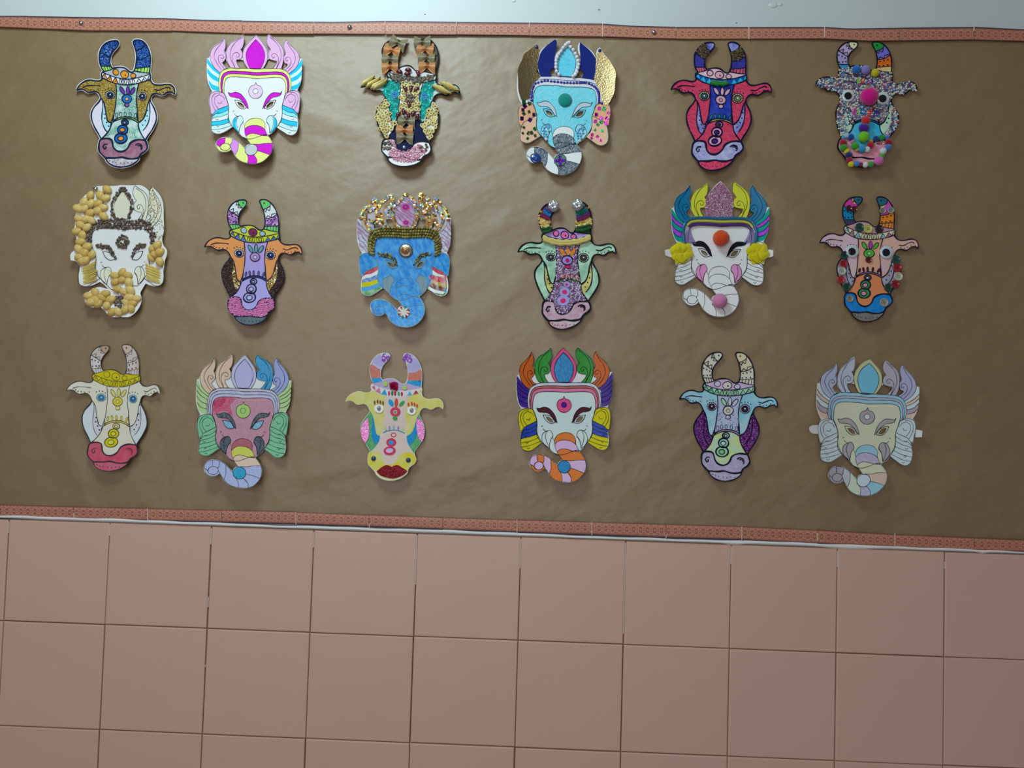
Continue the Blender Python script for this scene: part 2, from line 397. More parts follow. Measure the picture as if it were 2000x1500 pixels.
    def tube(s, name, P, r, m, off=.8, closed=False, twist=0):
        q = smooth_line(s.px(P), closed, 2.0); T = np.gradient(q, axis=0); T /= np.linalg.norm(T, axis=1)[:,None]+1e-9; Nn = np.c_[-T[:,1], T[:,0]]; V = []; k = 8; n = len(q)
        for j in range(k):
            a = 2*PI*j/k; rr = r*(1+(.2*np.sin(np.arange(n)*twist+j*2*PI/k*2) if twist else 0*np.arange(n)))
            V.append(s.wpt(q+Nn*(rr*math.cos(a))[:,None], off+r*s.mpp*(1+math.sin(a)*.95)))
        V = np.concatenate(V); Fc = [(j*n+i, j*n+i+1, ((j+1) % k)*n+i+1, ((j+1) % k)*n+i) for j in range(k) for i in range(n-1)]
        return link(name, mesh(name, V, Fc, m, smooth=True), s.root)

# ================================================================== STRUCTURE
def simple(name, **kw):
    m = bpy.data.materials.new(name); m.use_nodes = True; N = NT(m); return m, N
def box_mesh(name, x0, x1, y0, y1, z0, z1, m, bev=0.0):
    if bev <= 0:
        v = [(x, y, z) for x in (x0, x1) for y in (y0, y1) for z in (z0, z1)]
        return mesh(name, v, [(0,1,3,2),(4,6,7,5),(0,4,5,1),(2,3,7,6),(0,2,6,4),(1,5,7,3)], m)
    b = bev; v = [(x0,y1,z0),(x1,y1,z0),(x1,y1,z1),(x0,y1,z1),(x0,y0+b,z0),(x1,y0+b,z0),(x1,y0+b,z1),(x0,y0+b,z1)]
    c = b*.4
    v += [(x0+c,y0+b*.25,z0+c),(x1-c,y0+b*.25,z0+c),(x1-c,y0+b*.25,z1-c),(x0+c,y0+b*.25,z1-c), (x0+b*1.3,y0,z0+b*1.3),(x1-b*1.3,y0,z0+b*1.3),(x1-b*1.3,y0,z1-b*1.3),(x0+b*1.3,y0,z1-b*1.3)]
    f = [(12,13,14,15)]
    for k in (0, 4, 8):
        for i in range(4): f.append((k+i, k+(i+1) % 4, k+4+(i+1) % 4, k+4+i))
    return mesh(name, v, f, m)
XL, XR = -0.75, 2.95
TILE_TOP = Z0 + 0.1965
# white plaster wall
m_wall, N = simple('wall_paint'); N.b.inputs['Roughness'].default_value = .55
N.l(N.mix(N.ramp(N.noise(3, 3, N.co()), .3, .7), lin('#d3dcdc'), lin('#dbe3e2')), N.b.inputs['Base Color']); N.bump(N.noise(60, 4, N.co()), .12, .002)
nx, nz = 40, 20; v = []; f = []
zt = Z0+1.75
for i in range(nx+1):
    for j in range(nz+1): v.append((XL+(XR-XL)*i/nx, 0.0, (TILE_TOP-.02)+(zt-TILE_TOP+.02)*j/nz))
for i in range(nx):
    for j in range(nz): a = i*(nz+1)+j; f.append((a, a+1, a+nz+2, a+nz+1))
wall = tag(link('wall_back', mesh('wall_back', v, f, m_wall, smooth=True)), kind='structure')
m_chip, N = simple('filler'); N.b.inputs['Base Color'].default_value = lin('#dfe6e4'); N.b.inputs['Roughness'].default_value = .5
for (x, y, r) in ((1510, 10, 8), (1170, 19, 2.2), (1438, 45, 1.6), (830, 28, 1.5), (1003, 2, 4), (1523, 9, 5)):   # filled nail holes and specks
    p = w1(x, y, 0); vv, ff = ICO2; k = r*.001
    link('filler_dab', mesh('filler_dab', vv*np.array([k*1.2, .0016 if r > 3 else .0012, k*.7]), ff, m_chip if r > 3 else mat('#7d8a8a'), smooth=True), wall, p)
# grout bed under the tiles
m_grout, N = simple('grout'); N.l(N.mix(N.ramp(N.noise(18, 3, N.co()), .45, .6), lin('#8a6252'), lin('#a27a68')), N.b.inputs['Base Color']); N.b.inputs['Roughness'].default_value = .9
grout = tag(link('wall_lower', box_mesh('wall_lower', XL, XR, -.0035, .02, 0.0, TILE_TOP-.001, m_grout)), kind='structure', label='tiled lower wall under the white plaster')
m_tile = []
for k, (a, b) in enumerate((('#e2b8a6', '#e1b7a5'), ('#e1b7a4', '#e2b8a5'), ('#e2b8a5', '#e1b6a4'))):
    m, N = simple('glazed_tile'); N.l(N.mix(N.ramp(N.noise(4+k, 2, N.co()), .3, .7), lin(a), lin(b)), N.b.inputs['Base Color'])
    N.b.inputs['Roughness'].default_value = .5; N.b.inputs['Specular IOR Level'].default_value = .7
    N.bump(N.noise(9, 2, N.co()), .12, .01); m_tile.append(m)
G = .0008; tms = [box_mesh('tile', G, .2-G, -.0085, 0, -.2+G, -G, m, .0017) for m in m_tile]; tms0 = [box_mesh('tile', G, .2-G, -.0085, 0, -.2+G, -.0045, m, .0017) for m in m_tile]
r2 = random.Random(3)
for j in range(6):
    for i in range(-3, 14):
        o = link('tile', (tms0 if j == 0 else tms)[r2.randrange(3)], grout, (i*.2+r2.uniform(-.0005, .0005), r2.uniform(-.0006, .0006), Z0-(j-1)*.2+r2.uniform(-.0004, .0004)))
        o.rotation_euler = (r2.uniform(-.002, .002), 0, r2.uniform(-.002, .002))
# bright filler left in the upper vertical joints
for (x, ya, yb) in ((19,1018,1040),(218,1022,1045),(418,1030,1062),(618,1038,1068),(817,1044,1140),(1017,1050,1108),(1219,1055,1236),(1424,1064,1100),(1631,1075,1106),(1842,1096,1109),(412,1165,1184),(405,1297,1300)):
    a = w1(x, ya); b = w1(x, yb); xi = round((a[0])/.2)*.2
    link('grout_filler', box_mesh('grout_filler', xi-.0009, xi+.0009, -.0078, -.003, b[2], min(a[2], TILE_TOP-.004), mat('#c9c3b8', 'paper')), grout)
# bead of white filler along the top of the tiles
v = []; f = []; K = 6; n = 260
for i in range(n+1):
    x = XL+(XR-XL)*i/n; h = .0075+.0012*math.sin(x*9)+.0007*math.sin(x*31+1)+.0006*math.sin(x*67)
    dr = .004*math.exp(-((x-1.62)/.045)**2)+.003*math.exp(-((x-1.405)/.02)**2)+.003*math.exp(-((x-1.87)/.01)**2)
    for j in range(K+1):
        t = PI*j/K; v.append((x, -.0115*math.sin(t)-.0005, TILE_TOP+.0005-dr+(h+dr)*(.5-.5*math.cos(t))))
for i in range(n):
    for j in range(K): a = i*(K+1)+j; f.append((a, a+K+1, a+K+2, a+1))
tag(link('trim_1', mesh('trim_1', v, f, mat('#f1f5f8', 'paper'), smooth=True)), kind='structure')

# ------------------------------------------------------------------ kraft paper sheet
m_kraft, N = simple('kraft_paper')
n1 = N.ramp(N.noise(7, 5, N.co(.3, (1, 1, 1.6)), .6), .3, .72); n2 = N.ramp(N.noise(700, 2, N.co(0, (1,1,.12))), .3, .7)
c = N.mix(n1, lin('#8a6d42'), lin('#92754a')); c = N.mix(N.math('MULTIPLY', n2, .18), c, lin('#80603a')); N.l(c, N.b.inputs['Base Color'])
N.b.inputs['Roughness'].default_value = .54; N.b.inputs['Specular IOR Level'].default_value = 1.0; N.b.inputs['IOR'].default_value = 1.66
h = N.math('ADD', N.math('MULTIPLY', N.noise(7, 3, N.co(.5, (1,1,1.7)), .5), 1.0), N.math('MULTIPLY', N.noise(24, 4, N.co(-.4, (1,1,1.5)), .55), .14)); N.bump(h, .42, .016)
top_edge = [(-400, 22), (0, 42), (400, 52), (800, 54), (1200, 62), (1700, 68), (2000, 70), (2500, 84)]
bot_edge = [(-400, 984), (0, 1000), (400, 1013), (800, 1027), (1200, 1038), (1600, 1050), (2000, 1066), (2500, 1088)]
creases = [((752, 62), (860, 135), 1.6, 9), ((640, 66), (800, 62), 1.0, 12), ((1090, 85), (1010, 135), 1.5, 16), ((560, 470), (760, 330), 1.4, 22), ((850, 690), (1010, 560), 1.5, 26), ((330, 590), (520, 700), 1.1, 24), ((120, 300), (330, 420), 1.0, 26), ((880, 930), (1330, 820), 1.3, 30), ((1290, 190), (1560, 420), 1.2, 34), ((1200, 640), (1560, 690), 1.1, 30), ((610, 930), (990, 850), 1.2, 22), ((50, 680), (160, 960), 1.0, 28), ((560, 205), (700, 260), 1.1, 20), ((900, 500), (1000, 420), 1.2, 20), ((1500, 600), (1640, 760), 1.0, 30), ((1250, 330), (1330, 300), 1, 16), ((60, 150), (200, 120), 1, 18)]
def kraft_d(px, py):
    x, y = px/100.0, py/100.0
    d = 3.6 + .9*np.sin(x*.55+.4*np.sin(y*.5)) + .5*np.sin(x*1.3+y*.7+1) + .35*np.sin(y*1.9-x*.6+2) + .16*np.sin(x*3.1-y*2.2) + .12*np.sin(x*4.3+y*3.7+1.5*np.sin(x))
    for (a, b, am, wd_) in creases:
        a = np.array(a, float); b = np.array(b, float); u = b-a; L = np.linalg.norm(u); u /= L; qx, qy = px-a[0], py-a[1]; t = np.clip(qx*u[0]+qy*u[1], 0, L); dx, dy = qx-t*u[0], qy-t*u[1]
        s = qx*(-u[1])+qy*u[0]; r = np.hypot(dx, dy); d += am*np.exp(-(r/wd_)**2)*np.where(s > 0, 1-.4*s/wd_, 1)*1.5
    return np.clip(d, 1.6, 7.6)
nx, ny = 420, 150; PXs = np.linspace(-400, 2500, nx+1); te = np.interp(PXs, *zip(*top_edge)); be = np.interp(PXs, *zip(*bot_edge))
g = []; ff = []
for j in range(ny+1): t = j/ny; g.append(np.c_[PXs, te+(be-te)*t])
g = np.concatenate(g); V = W(g, kraft_d(g[:,0], g[:,1])); V2 = V.copy(); V2[:,1] += .0003
for j in range(ny):
    for i in range(nx): a = j*(nx+1)+i; ff.append((a, a+1, a+nx+2, a+nx+1))
o = link('kraft_paper', mesh('kraft_paper', V, ff, m_kraft, smooth=True)); tag(o, label='long brown kraft paper sheet covering the wall behind all the masks', category='paper')

# ------------------------------------------------------------------ printed border strips
def border_mat():
    m, N = simple('border_print'); c = N.n('ShaderNodeTexCoord'); s = N.n('ShaderNodeSeparateXYZ'); N.l(c.outputs['UV'], s.inputs[0]); U, Vv = s.outputs[0], s.outputs[1]
    # U in periods of the scallop, V 0..1 across the strip (0 = navy edge)
    def ring(du, v0, r, wdt):
        fx = N.math('SUBTRACT', N.math('FRACT', N.math('ADD', U, du)), .5); fy = N.math('MULTIPLY', N.math('SUBTRACT', Vv, v0), 1.55)
        d = N.math('SQRT', N.math('ADD', N.math('MULTIPLY', fx, fx), N.math('MULTIPLY', fy, fy)))
        return N.math('LESS_THAN', N.math('ABSOLUTE', N.math('SUBTRACT', d, r)), wdt)
    a = N.math('MAXIMUM', ring(.0, .98, .42, .045), ring(.0, .12, .42, .045)); a = N.math('MAXIMUM', a, N.math('MULTIPLY', ring(.5, .55, .40, .04), .8))
    a = N.math('MAXIMUM', a, ring(.5, .55, .0, .10)); a = N.math('MAXIMUM', a, N.math('MULTIPLY', ring(0, .55, .0, .06), .8)); a = N.math('MAXIMUM', a, ring(0, .98, .22, .04)); a = N.math('MAXIMUM', a, ring(0, .12, .22, .04))
    a = N.math('MAXIMUM', a, ring(0, .55, .27, .035)); a = N.math('MAXIMUM', a, ring(.5, .98, .24, .04)); a = N.math('MAXIMUM', a, ring(.5, .12, .24, .04))
    a = N.math('MULTIPLY', a, N.math('MULTIPLY', N.math('GREATER_THAN', Vv, .17), N.math('LESS_THAN', Vv, .93)))
    fr = N.ramp(N.noise(500, 2, N.co()), .3, .7)
    base = N.mix(N.math('MULTIPLY', a, .6), N.mix(fr, lin('#a85f48'), lin('#b66c54')), lin('#e4b096'))
    base = N.mix(N.math('LESS_THAN', Vv, .09), base, lin('#38364f')); base = N.mix(N.math('GREATER_THAN', Vv, .975), base, lin('#7b5348'))
    N.l(base, N.b.inputs['Base Color']); N.b.inputs['Roughness'].default_value = .5; N.b.inputs['Specular IOR Level'].default_value = .6; return m
m_border = border_mat(); m_seam = mat('#d9c9c0', 'paper')
def strip(label, seams, edgeA, edgeB, seed, gaps):
    """edgeA = navy side, edgeB = inner side, polylines in the photograph"""
    R = random.Random(seed); root = link('border_strip', None, None, w1(1000, np.interp(1000, *zip(*edgeA)))); root.empty_display_size = .05
    tag(root, label=label, category='border', group='printed paper borders'); L0 = np.array(root.location)
    for k in range(len(seams)-1):
        x0, x1 = seams[k], seams[k+1]; n = 10; xs = np.linspace(x0+.35, x1-.35, n+1); M = 4; v = []; uv = []; dA, dB = R.uniform(-.8, .8), R.uniform(-.8, .8); lift = 9.2+R.uniform(0, 1.2)+(.6 if k % 2 else 0)
        for x in xs:
            ya, yb = np.interp(x, *zip(*edgeA))+dA*.4, np.interp(x, *zip(*edgeB))+dB*.4
            for j in range(M+1):
                t = j/M; v.append(w1(x, ya+(yb-ya)*t, lift-1.2*abs(2*t-1)**3+.35*math.sin(x*.04+k))); uv.append(((x)/13.6, t))
        nn = len(v); Vb = [p+np.array([0, .0012, 0]) for p in v]; f = []
        for i in range(n):
            for j in range(M): a = i*(M+1)+j; f.append((a, a+1, a+M+2, a+M+1))
        nf = len(f); bd = [i*(M+1) for i in range(n+1)] + [n*(M+1)+j for j in range(1, M+1)] + [i*(M+1)+M for i in range(n-1, -1, -1)] + [j for j in range(M-1, 0, -1)]
        for i in range(len(bd)): a, b = bd[i], bd[(i+1) % len(bd)]; f.append((a, b, nn+b, nn+a))
        me = mesh('border_piece', np.array(v+Vb)-L0, f, [m_border, mat('#6d5148', 'paper')], [0]*nf+[1]*(len(f)-nf)); ul = me.uv_layers.new(name='uv'); UV = uv+uv
        for p in me.polygons:
            for li in p.loop_indices: ul.data[li].uv = UV[me.loops[li].vertex_index]
        link('border_piece', me, root)
        if k in gaps:     # white paper edge showing at the seam
            a, b = gaps[k]; y0, y1 = np.interp(x0, *zip(*edgeA)), np.interp(x0, *zip(*edgeB)); q = [w1(x0-.5, y0+(y1-y0)*a, 11.5), w1(x0+.6, y0+(y1-y0)*a, 11.5), w1(x0+.6, y0+(y1-y0)*b, 11.5), w1(x0-.5, y0+(y1-y0)*b, 11.5)]
            q += [p+np.array([0, .002, 0]) for p in q]; link('paper_edge', mesh('paper_edge', np.array(q)-L0, [(0,1,2,3),(0,4,5,1),(1,5,6,2),(2,6,7,3),(3,7,4,0)], m_seam), root)
    return root
strip('terracotta patterned paper border pinned along the top edge of the brown paper', [-225,-85,54,195,336,473,612,752,892,1034,1177,1320,1463,1611,1756,1903,2050,2200],
      [(-300,24),(0,31),(54,31),(175,33),(336,36),(400,39),(473,40),(650,42.5),(752,40.5),(892,42.5),(1034,44),(1177,46),(1230,50),(1320,52.5),(1611,52.5),(1660,55.5),(1756,54),(1903,52.5),(2000,57.5),(2250,66)],
      [(-300,44),(0,53),(175,59.5),(336,60.5),(473,65.5),(700,66.5),(892,67.5),(1034,69.5),(1177,71.5),(1260,74.5),(1350,76.5),(1611,75.5),(1700,80),(1903,77.5),(2000,80),(2250,90)], 4, {7:(-.04,.3),9:(.0,.5),10:(.0,1),12:(0,1),13:(.0,.9),8:(.0,.35),15:(-.1,.3)})
strip('terracotta patterned paper border along the bottom of the brown paper above the tiles', [-290,-145,0,144,288,433,578,721,865,1010,1156,1301,1449,1597,1748,1903,2050,2200],
      [(-300,1001),(0,1012.5),(144,1014.5),(288,1017.5),(433,1021),(578,1024.5),(721,1029.5),(865,1035),(1010,1040.5),(1156,1045.5),(1301,1051),(1449,1055),(1597,1062.5),(1748,1069.5),(1903,1076.5),(2000,1078.5),(2250,1090)],
      [(-300,975),(0,986),(144,990),(288,993),(433,996.5),(578,1000),(721,1006),(865,1011),(1010,1015.5),(1156,1019.5),(1301,1024),(1449,1028.5),(1597,1035.5),(1748,1044),(1903,1051),(2000,1055),(2250,1066)], 8, {4:(.0,1),6:(0,1),3:(0,.5),9:(0,1.05),10:(0,1),11:(-.05,.25),12:(0,1),13:(.2,.8),14:(0,1.1),7:(-.1,.25)})
# ------------------------------------------------------------------ push pins
m_steel, N = simple('steel'); N.b.inputs['Base Color'].default_value = lin('#c9c4c0'); N.b.inputs['Metallic'].default_value = 1; N.b.inputs['Roughness'].default_value = .18
pin = mesh('pin_head', *[(lathe([(0, 4.6), (1.9, 4.4), (3.6, 3.3), (4.7, 1.6), (4.9, .5), (4.5, 0)])[i]*(.001 if i == 0 else 1)) if i == 0 else lathe([(0, 4.6), (1.9, 4.4), (3.6, 3.3), (4.7, 1.6), (4.9, .5), (4.5, 0)])[1] for i in (0, 1)], m_steel, smooth=True)
for (x, y, lb, d) in ((159, 45, 'silver domed thumbtack in the top border above the blue-horned cow mask', 10.6), (683, 53, 'silver domed thumbtack in the top border left of the pasta cow mask', 10.6), (1277, 63, 'silver domed thumbtack in the top border right of the pearl-trimmed elephant mask', 10.6), (187, 369, 'silver domed thumbtack in the pasta shell elephant mask', 13.5)):
    tag(link('thumbtack', pin, None, w1(x, y, d)), label=lb, category='thumbtack', group='silver thumbtacks')

# ================================================================== COW TEMPLATE
CT = [(95,573),(1135,660),(520,72),(725,73),(603,424),(437,648),(790,675),(612,692),(547,1130),(328,1200),(842,1240),(590,1445),(247,900),(940,900),(460,372),(718,392)]
C_OUT = [(372,400),(348,360),(335,310),(333,255),(340,200),(365,150),(400,110),(445,82),(500,72),(540,78),(552,98),(540,130),(505,170),(470,210),(447,260),(440,310),(447,350),(462,371),(480,365),(520,356),(570,352),(610,358),(645,378),(670,395),(700,400),(718,392),(730,368),(740,330),(742,280),(735,220),(720,170),(700,120),(690,95),(700,78),(735,73),(780,85),(830,130),(865,190),(885,260),(890,330),(888,420),(897,455),(893,490),(915,535),(950,552),(1000,555),(1050,548),(1095,555),(1125,585),(1137,625),(1135,660),(1100,635),(1060,638),(1030,658),(1000,665),(960,650),(925,650),(900,665),(880,700),(880,730),(900,770),(925,820),(940,880),(938,940),(915,1000),(880,1060),(845,1110),(820,1160),(830,1190),(842,1240),(820,1280),(775,1310),(755,1340),(750,1370),(720,1400),(680,1425),(630,1440),(570,1445),(510,1435),(450,1405),(420,1375),(405,1345),(365,1300),(335,1260),(328,1200),(335,1150),(348,1130),(320,1080),(285,1020),(260,960),(247,900),(252,840),(280,780),(320,730),(345,685),(335,660),(320,630),(290,608),(250,610),(215,612),(190,595),(165,572),(130,565),(95,573),(110,540),(140,505),(190,480),(240,478),(290,492),(335,490),(352,470),(343,430),(352,405)]
LH = [[(455,83),(500,72),(540,78),(551,98),(540,130),(505,170),(470,135)], [(455,83),(400,110),(365,150),(352,190),(440,258),(447,250),(470,210),(505,170),(470,135)], [(352,190),(340,200),(333,255),(335,310),(343,342),(443,345),(440,310),(440,258)], [(343,342),(350,365),(372,402),(460,378),(443,345)]]
RH = [[(690,95),(700,78),(735,73),(780,85),(808,110),(805,135),(780,160),(728,180),(712,150),(700,120)], [(728,180),(780,160),(805,135),(808,110),(830,130),(865,190),(872,230),(820,265),(743,278),(740,250),(735,220)], [(743,278),(820,265),(872,230),(885,260),(889,352),(738,362),(742,320)], [(738,362),(889,352),(886,420),(820,410),(728,390)]]
CROWN = [(372,400),(460,378),(480,366),(520,357),(570,353),(610,359),(645,379),(670,396),(700,401),(728,390),(820,410),(886,420),(890,432),(800,454),(700,469),(600,473),(500,461),(420,437),(350,405)]
BAND = [(350,405),(420,437),(500,461),(600,473),(700,469),(800,454),(890,432),(897,460),(880,490),(800,515),(700,532),(600,536),(500,526),(420,500),(362,466),(343,430)]
FACEL = [(95,573),(110,540),(140,505),(190,480),(240,478),(290,492),(335,490),(362,466),(420,500),(497,526),(502,600),(498,700),(485,800),(470,880),(443,962),(415,950),(395,880),(385,800),(370,730),(345,685),(335,660),(320,630),(290,608),(250,610),(215,612),(190,595),(165,572),(130,565)]
FACER = [(766,523),(800,515),(880,490),(915,535),(950,552),(1000,555),(1050,548),(1095,555),(1125,585),(1137,625),(1135,660),(1100,635),(1060,638),(1030,658),(1000,665),(960,650),(925,650),(900,665),(880,700),(855,750),(835,820),(815,880),(785,930),(750,962),(735,950),(725,800),(722,700),(735,620)]
BRIDGE = [(497,526),(600,536),(700,532),(766,523),(735,620),(722,700),(725,800),(735,945),(690,915),(620,898),(560,898),(510,912),(463,940),(485,800),(498,700),(502,600)]
ARC = [(463,938),(510,910),(560,897),(620,895),(680,910),(736,943),(736,967),(680,932),(620,916),(560,916),(510,930),(460,958)]
SNOUT = [(460,956),(510,930),(560,915),(620,915),(680,930),(735,965),(740,1020),(765,1080),(800,1140),(815,1160),(740,1150),(690,1160),(650,1185),(630,1230),(600,1262),(560,1275),(510,1262),(475,1225),(462,1180),(450,1145),(420,1130),(350,1135),(395,1085),(430,1030),(448,985)]
JAWL = [(345,685),(320,730),(280,780),(252,840),(247,900),(260,960),(285,1020),(320,1080),(348,1133),(395,1085),(430,1030),(445,962),(415,950),(395,880),(385,800),(370,730)]
JAWR = [(880,700),(880,730),(900,770),(925,820),(940,880),(938,940),(915,1000),(880,1060),(845,1110),(817,1160),(765,1080),(740,1020),(735,962),(785,930),(815,880),(835,820),(855,750)]
JINL = [(362,725),(385,800),(395,880),(415,950),(445,962),(430,1030),(412,1055),(385,1040),(362,985),(354,930),(358,860),(365,790)]
JINR = [(862,735),(868,800),(866,880),(848,960),(815,1025),(775,1070),(765,1080),(740,1020),(735,962),(785,930),(815,880),(835,820),(855,750)]
MUZ = [(350,1135),(420,1130),(450,1145),(462,1180),(475,1225),(510,1262),(560,1275),(600,1262),(630,1230),(650,1185),(690,1160),(740,1150),(815,1160),(830,1190),(842,1240),(820,1280),(775,1310),(755,1345),(700,1360),(640,1356),(570,1337),(500,1342),(440,1337),(405,1335),(365,1300),(335,1260),(328,1200),(335,1150)]
CHIN = [(405,1335),(440,1337),(500,1342),(570,1337),(640,1356),(700,1360),(755,1345),(750,1370),(720,1400),(680,1425),(630,1440),(570,1445),(510,1435),(450,1405),(420,1375)]
def eye_std(M, x, y, r, iris, white, ring=True, pupil='#e8eef5', w=5):
    e = M.fill('eye', ell(x, y, r, r*.88), mat(white), 2, w); M.fill('iris', ell(x, y+2, r*.68, r*.62), mat(iris), 3, w, parent=None)
    if ring:
        for k in range(12): a = 2*PI*k/12; M.line([(x+math.cos(a)*r*.7, y+math.sin(a)*r*.64), (x+math.cos(a)*r*.95, y+math.sin(a)*r*.84)], w*.7)
    q = M.s; M.k += 1; return M.fill('pupil', ell(x+2, y-2, r*.15), mat(pupil), 6)
def cow(name_label, o, s, L, C, ink=8, curl=(12, 6, 3), inkcol=None, seed=1, expand=.8, skip=(), draw=True, base=None):
    M = Mask('cow_mask', name_label, 'cow face masks', o, s, CT, L, curl, seed)
    if inkcol: M.inkm = mat(inkcol, 'ink')
    M.lw = ink; M.base(C_OUT, m=base, expand=expand); th = ink*.6; X = lambda k: k not in skip
    for side, bands, ms in (('l', LH, C['hl']), ('r', RH, C['hr'])):
        for k, (P, m) in enumerate(zip(bands, ms)):
            if m: M.fill(['horn_tip', 'horn_band', 'horn_band', 'horn_base'][k], P, m, 1, th if draw else 0)
    if X('zig'):
        M.line([(452,85),(430,133),(468,120),(450,160),(492,163)], th); M.line([(356,190),(405,165),(390,222),(440,200),(434,255)], th)
        M.line([(733,182),(752,210),(765,178),(797,192),(806,140)], th); M.line([(753,274),(775,245),(812,266),(818,230),(865,218)], th)
    if X('horndots'): M.dots([(352,240),(383,255),(415,272),(352,320),(388,318),(420,315),(512,105),(740,112),(772,297),(812,290),(852,280),(762,345),(805,342),(850,338)], 8)
    if X('ticks'):
        for a, b in (((378,345),(387,396)),((402,346),(412,388)),((426,346),(438,382)),((768,362),(758,396)),((800,360),(793,402)),((835,357),(828,410)),((865,354),(858,414))): M.line([a, b], th*.8)
    if C.get('crown'): M.fill('crown', CROWN, C['crown'], 1, th if draw else 0)
    if C.get('band'): M.fill('brow_band', BAND, C['band'], 1, th if draw else 0)
    if C.get('tri'):
        for P, m in zip([[(352,440),(378,420),(395,475)],[(392,482),(432,445),(455,512)],[(458,515),(492,462),(525,525)],[(735,525),(765,470),(795,515)],[(797,513),(832,458),(862,495)],[(862,492),(885,445),(895,465)]], C['tri']*3): M.fill('band_triangle', P, m, 2, 0, smooth=False)
    if X('band'):
        M.line([(350,455),(378,418),(402,480),(437,445),(458,512),(492,460),(525,527)], th, sharp=True); M.line([(738,527),(768,470),(798,515),(832,460),(860,496),(884,447)], th, sharp=True)
        for k, x in enumerate((545,578,610,652,685,708)): M.line(ell(x, 503, 12, 28, 8 if k < 3 else -6, 10), th*.8, True)
        M.dots([(375,450),(430,480),(493,500),(767,505),(830,490)], 5)
    if C.get('circ'):
        for (x, y, a, b), m in zip(((498,407,34,31),(603,424,50,40),(710,438,32,26)), C['circ']): M.fill('crown_circle', ell(x, y, a, b), m, 2, th if draw else 0)
        if draw: M.dot(610, 430, 9)
    fl, fr = C['face'] if isinstance(C['face'], tuple) else (C['face'], C['face'])
    if fl: M.fill('face_side', FACEL, fl, 1, ink*.8 if draw else 0)
    if fr: M.fill('face_side', FACER, fr, 1, ink*.8 if draw else 0)
    if X('ear'):
        M.line([(155,550),(200,535),(260,537),(335,548)], ink*.8); M.line([(930,600),(975,612),(1030,590),(1075,583),(1095,600)], ink*.8)
        M.dots([(185,565),(208,582),(238,588),(270,593),(315,592),(388,590),(418,580),(450,583),(480,597),(758,610),(790,602),(822,607),(852,624),(950,628),(988,642),(1020,634),(1062,620),(1105,628)], 6)
    if C.get('jaw'): M.fill('jaw', JAWL, C['jaw'], 1, ink if draw else 0); M.fill('jaw', JAWR, C['jaw'], 1, ink if draw else 0)
    if C.get('jin'):
        M.fill('inner_jaw', JINL, C['jin'], 2); M.fill('inner_jaw', JINR, C['jin'], 2)
    if X('jaw'):
        M.line([(360,720),(362,790),(354,860),(352,930),(365,990),(388,1040),(405,1058)], ink*.8); M.line([(866,730),(870,800),(868,880),(850,960),(820,1015),(790,1050)], ink*.8)
        M.dots([(385,870),(382,915),(400,960),(420,1000),(845,830),(838,890),(815,940),(785,990)], 8)
    if C.get('bridge'): M.fill('forehead', BRIDGE, C['bridge'], 1, ink*.8 if draw else 0)
    if C.get('arc'): M.fill('nose_band', ARC, C['arc'], 2, th if draw else 0)
    if C.get('snout'): M.fill('snout', SNOUT, C['snout'], 1, ink*.8 if draw else 0)
    if C.get('petal'):
        for (x, y, r), m in zip(((566,600,-30),(630,598,5),(685,607,38)), C['petal']): M.fill('petal', ell(x, y, 20, 46, r), m, 2, th if draw else 0)
    if C.get('flower'):
        a, b, c = C['flower']
        if a: M.fill('flower', ell(612,692,55,48), a, 3, ink*.8 if draw else 0)
        if b: M.fill('flower_centre', ell(612,694,19), b, 4, th*.7 if draw else 0)
        if c: M.fill('flower_bud', ell(610,762,26,21), c, 3, th if draw else 0)
    if C.get('row'):
        for (x, y, r), m in zip(((502,878,15),(545,868,-8),(590,866,0),(645,872,8),(703,885,25)), C['row']): M.fill('petal', ell(x, y, 11, 26, r), m, 2, th*.7 if draw else 0)
    if C.get('rings'):
        for (x, y, a, b, i), (m1, m2) in zip(((588,958,36,31,17),(563,1038,54,50,27),(547,1130,66,54,30)), C['rings']):
            if m1: M.fill('snout_ring', ell(x, y, a, b), m1, 3, ink*1.2 if draw else 0)
            if m2: M.fill('ring_centre', ell(x-3, y+2, i, i*.85), m2, 4, ink*.8 if draw else 0)
    if C.get('muz'): M.fill('muzzle', MUZ, C['muz'], 1, ink*1.4 if draw else 0)
    if C.get('chin'): M.fill('chin', CHIN, C['chin'], 1, ink if draw else 0)
    if X('nos'):
        M.line([(415,1190),(385,1188),(368,1215),(385,1240),(402,1228),(396,1210)], ink); M.line([(705,1208),(740,1195),(775,1210),(782,1245),(770,1262)], ink); M.line([(730,1215),(762,1215),(770,1240)], ink*.8)
    if X('chindots'): M.dots([(445,1370),(478,1385),(510,1392),(560,1400),(600,1408),(640,1400),(680,1402)], 5)
    if X('outline') and draw: M.line(C_OUT, ink*1.1, True)
    if C.get('eyes'):
        for (x, y), e in zip(((437,648),(790,675)), C['eyes']):
            if e: eye_std(M, x, y, e[0], e[1], e[2], w=th*.9)
    return M

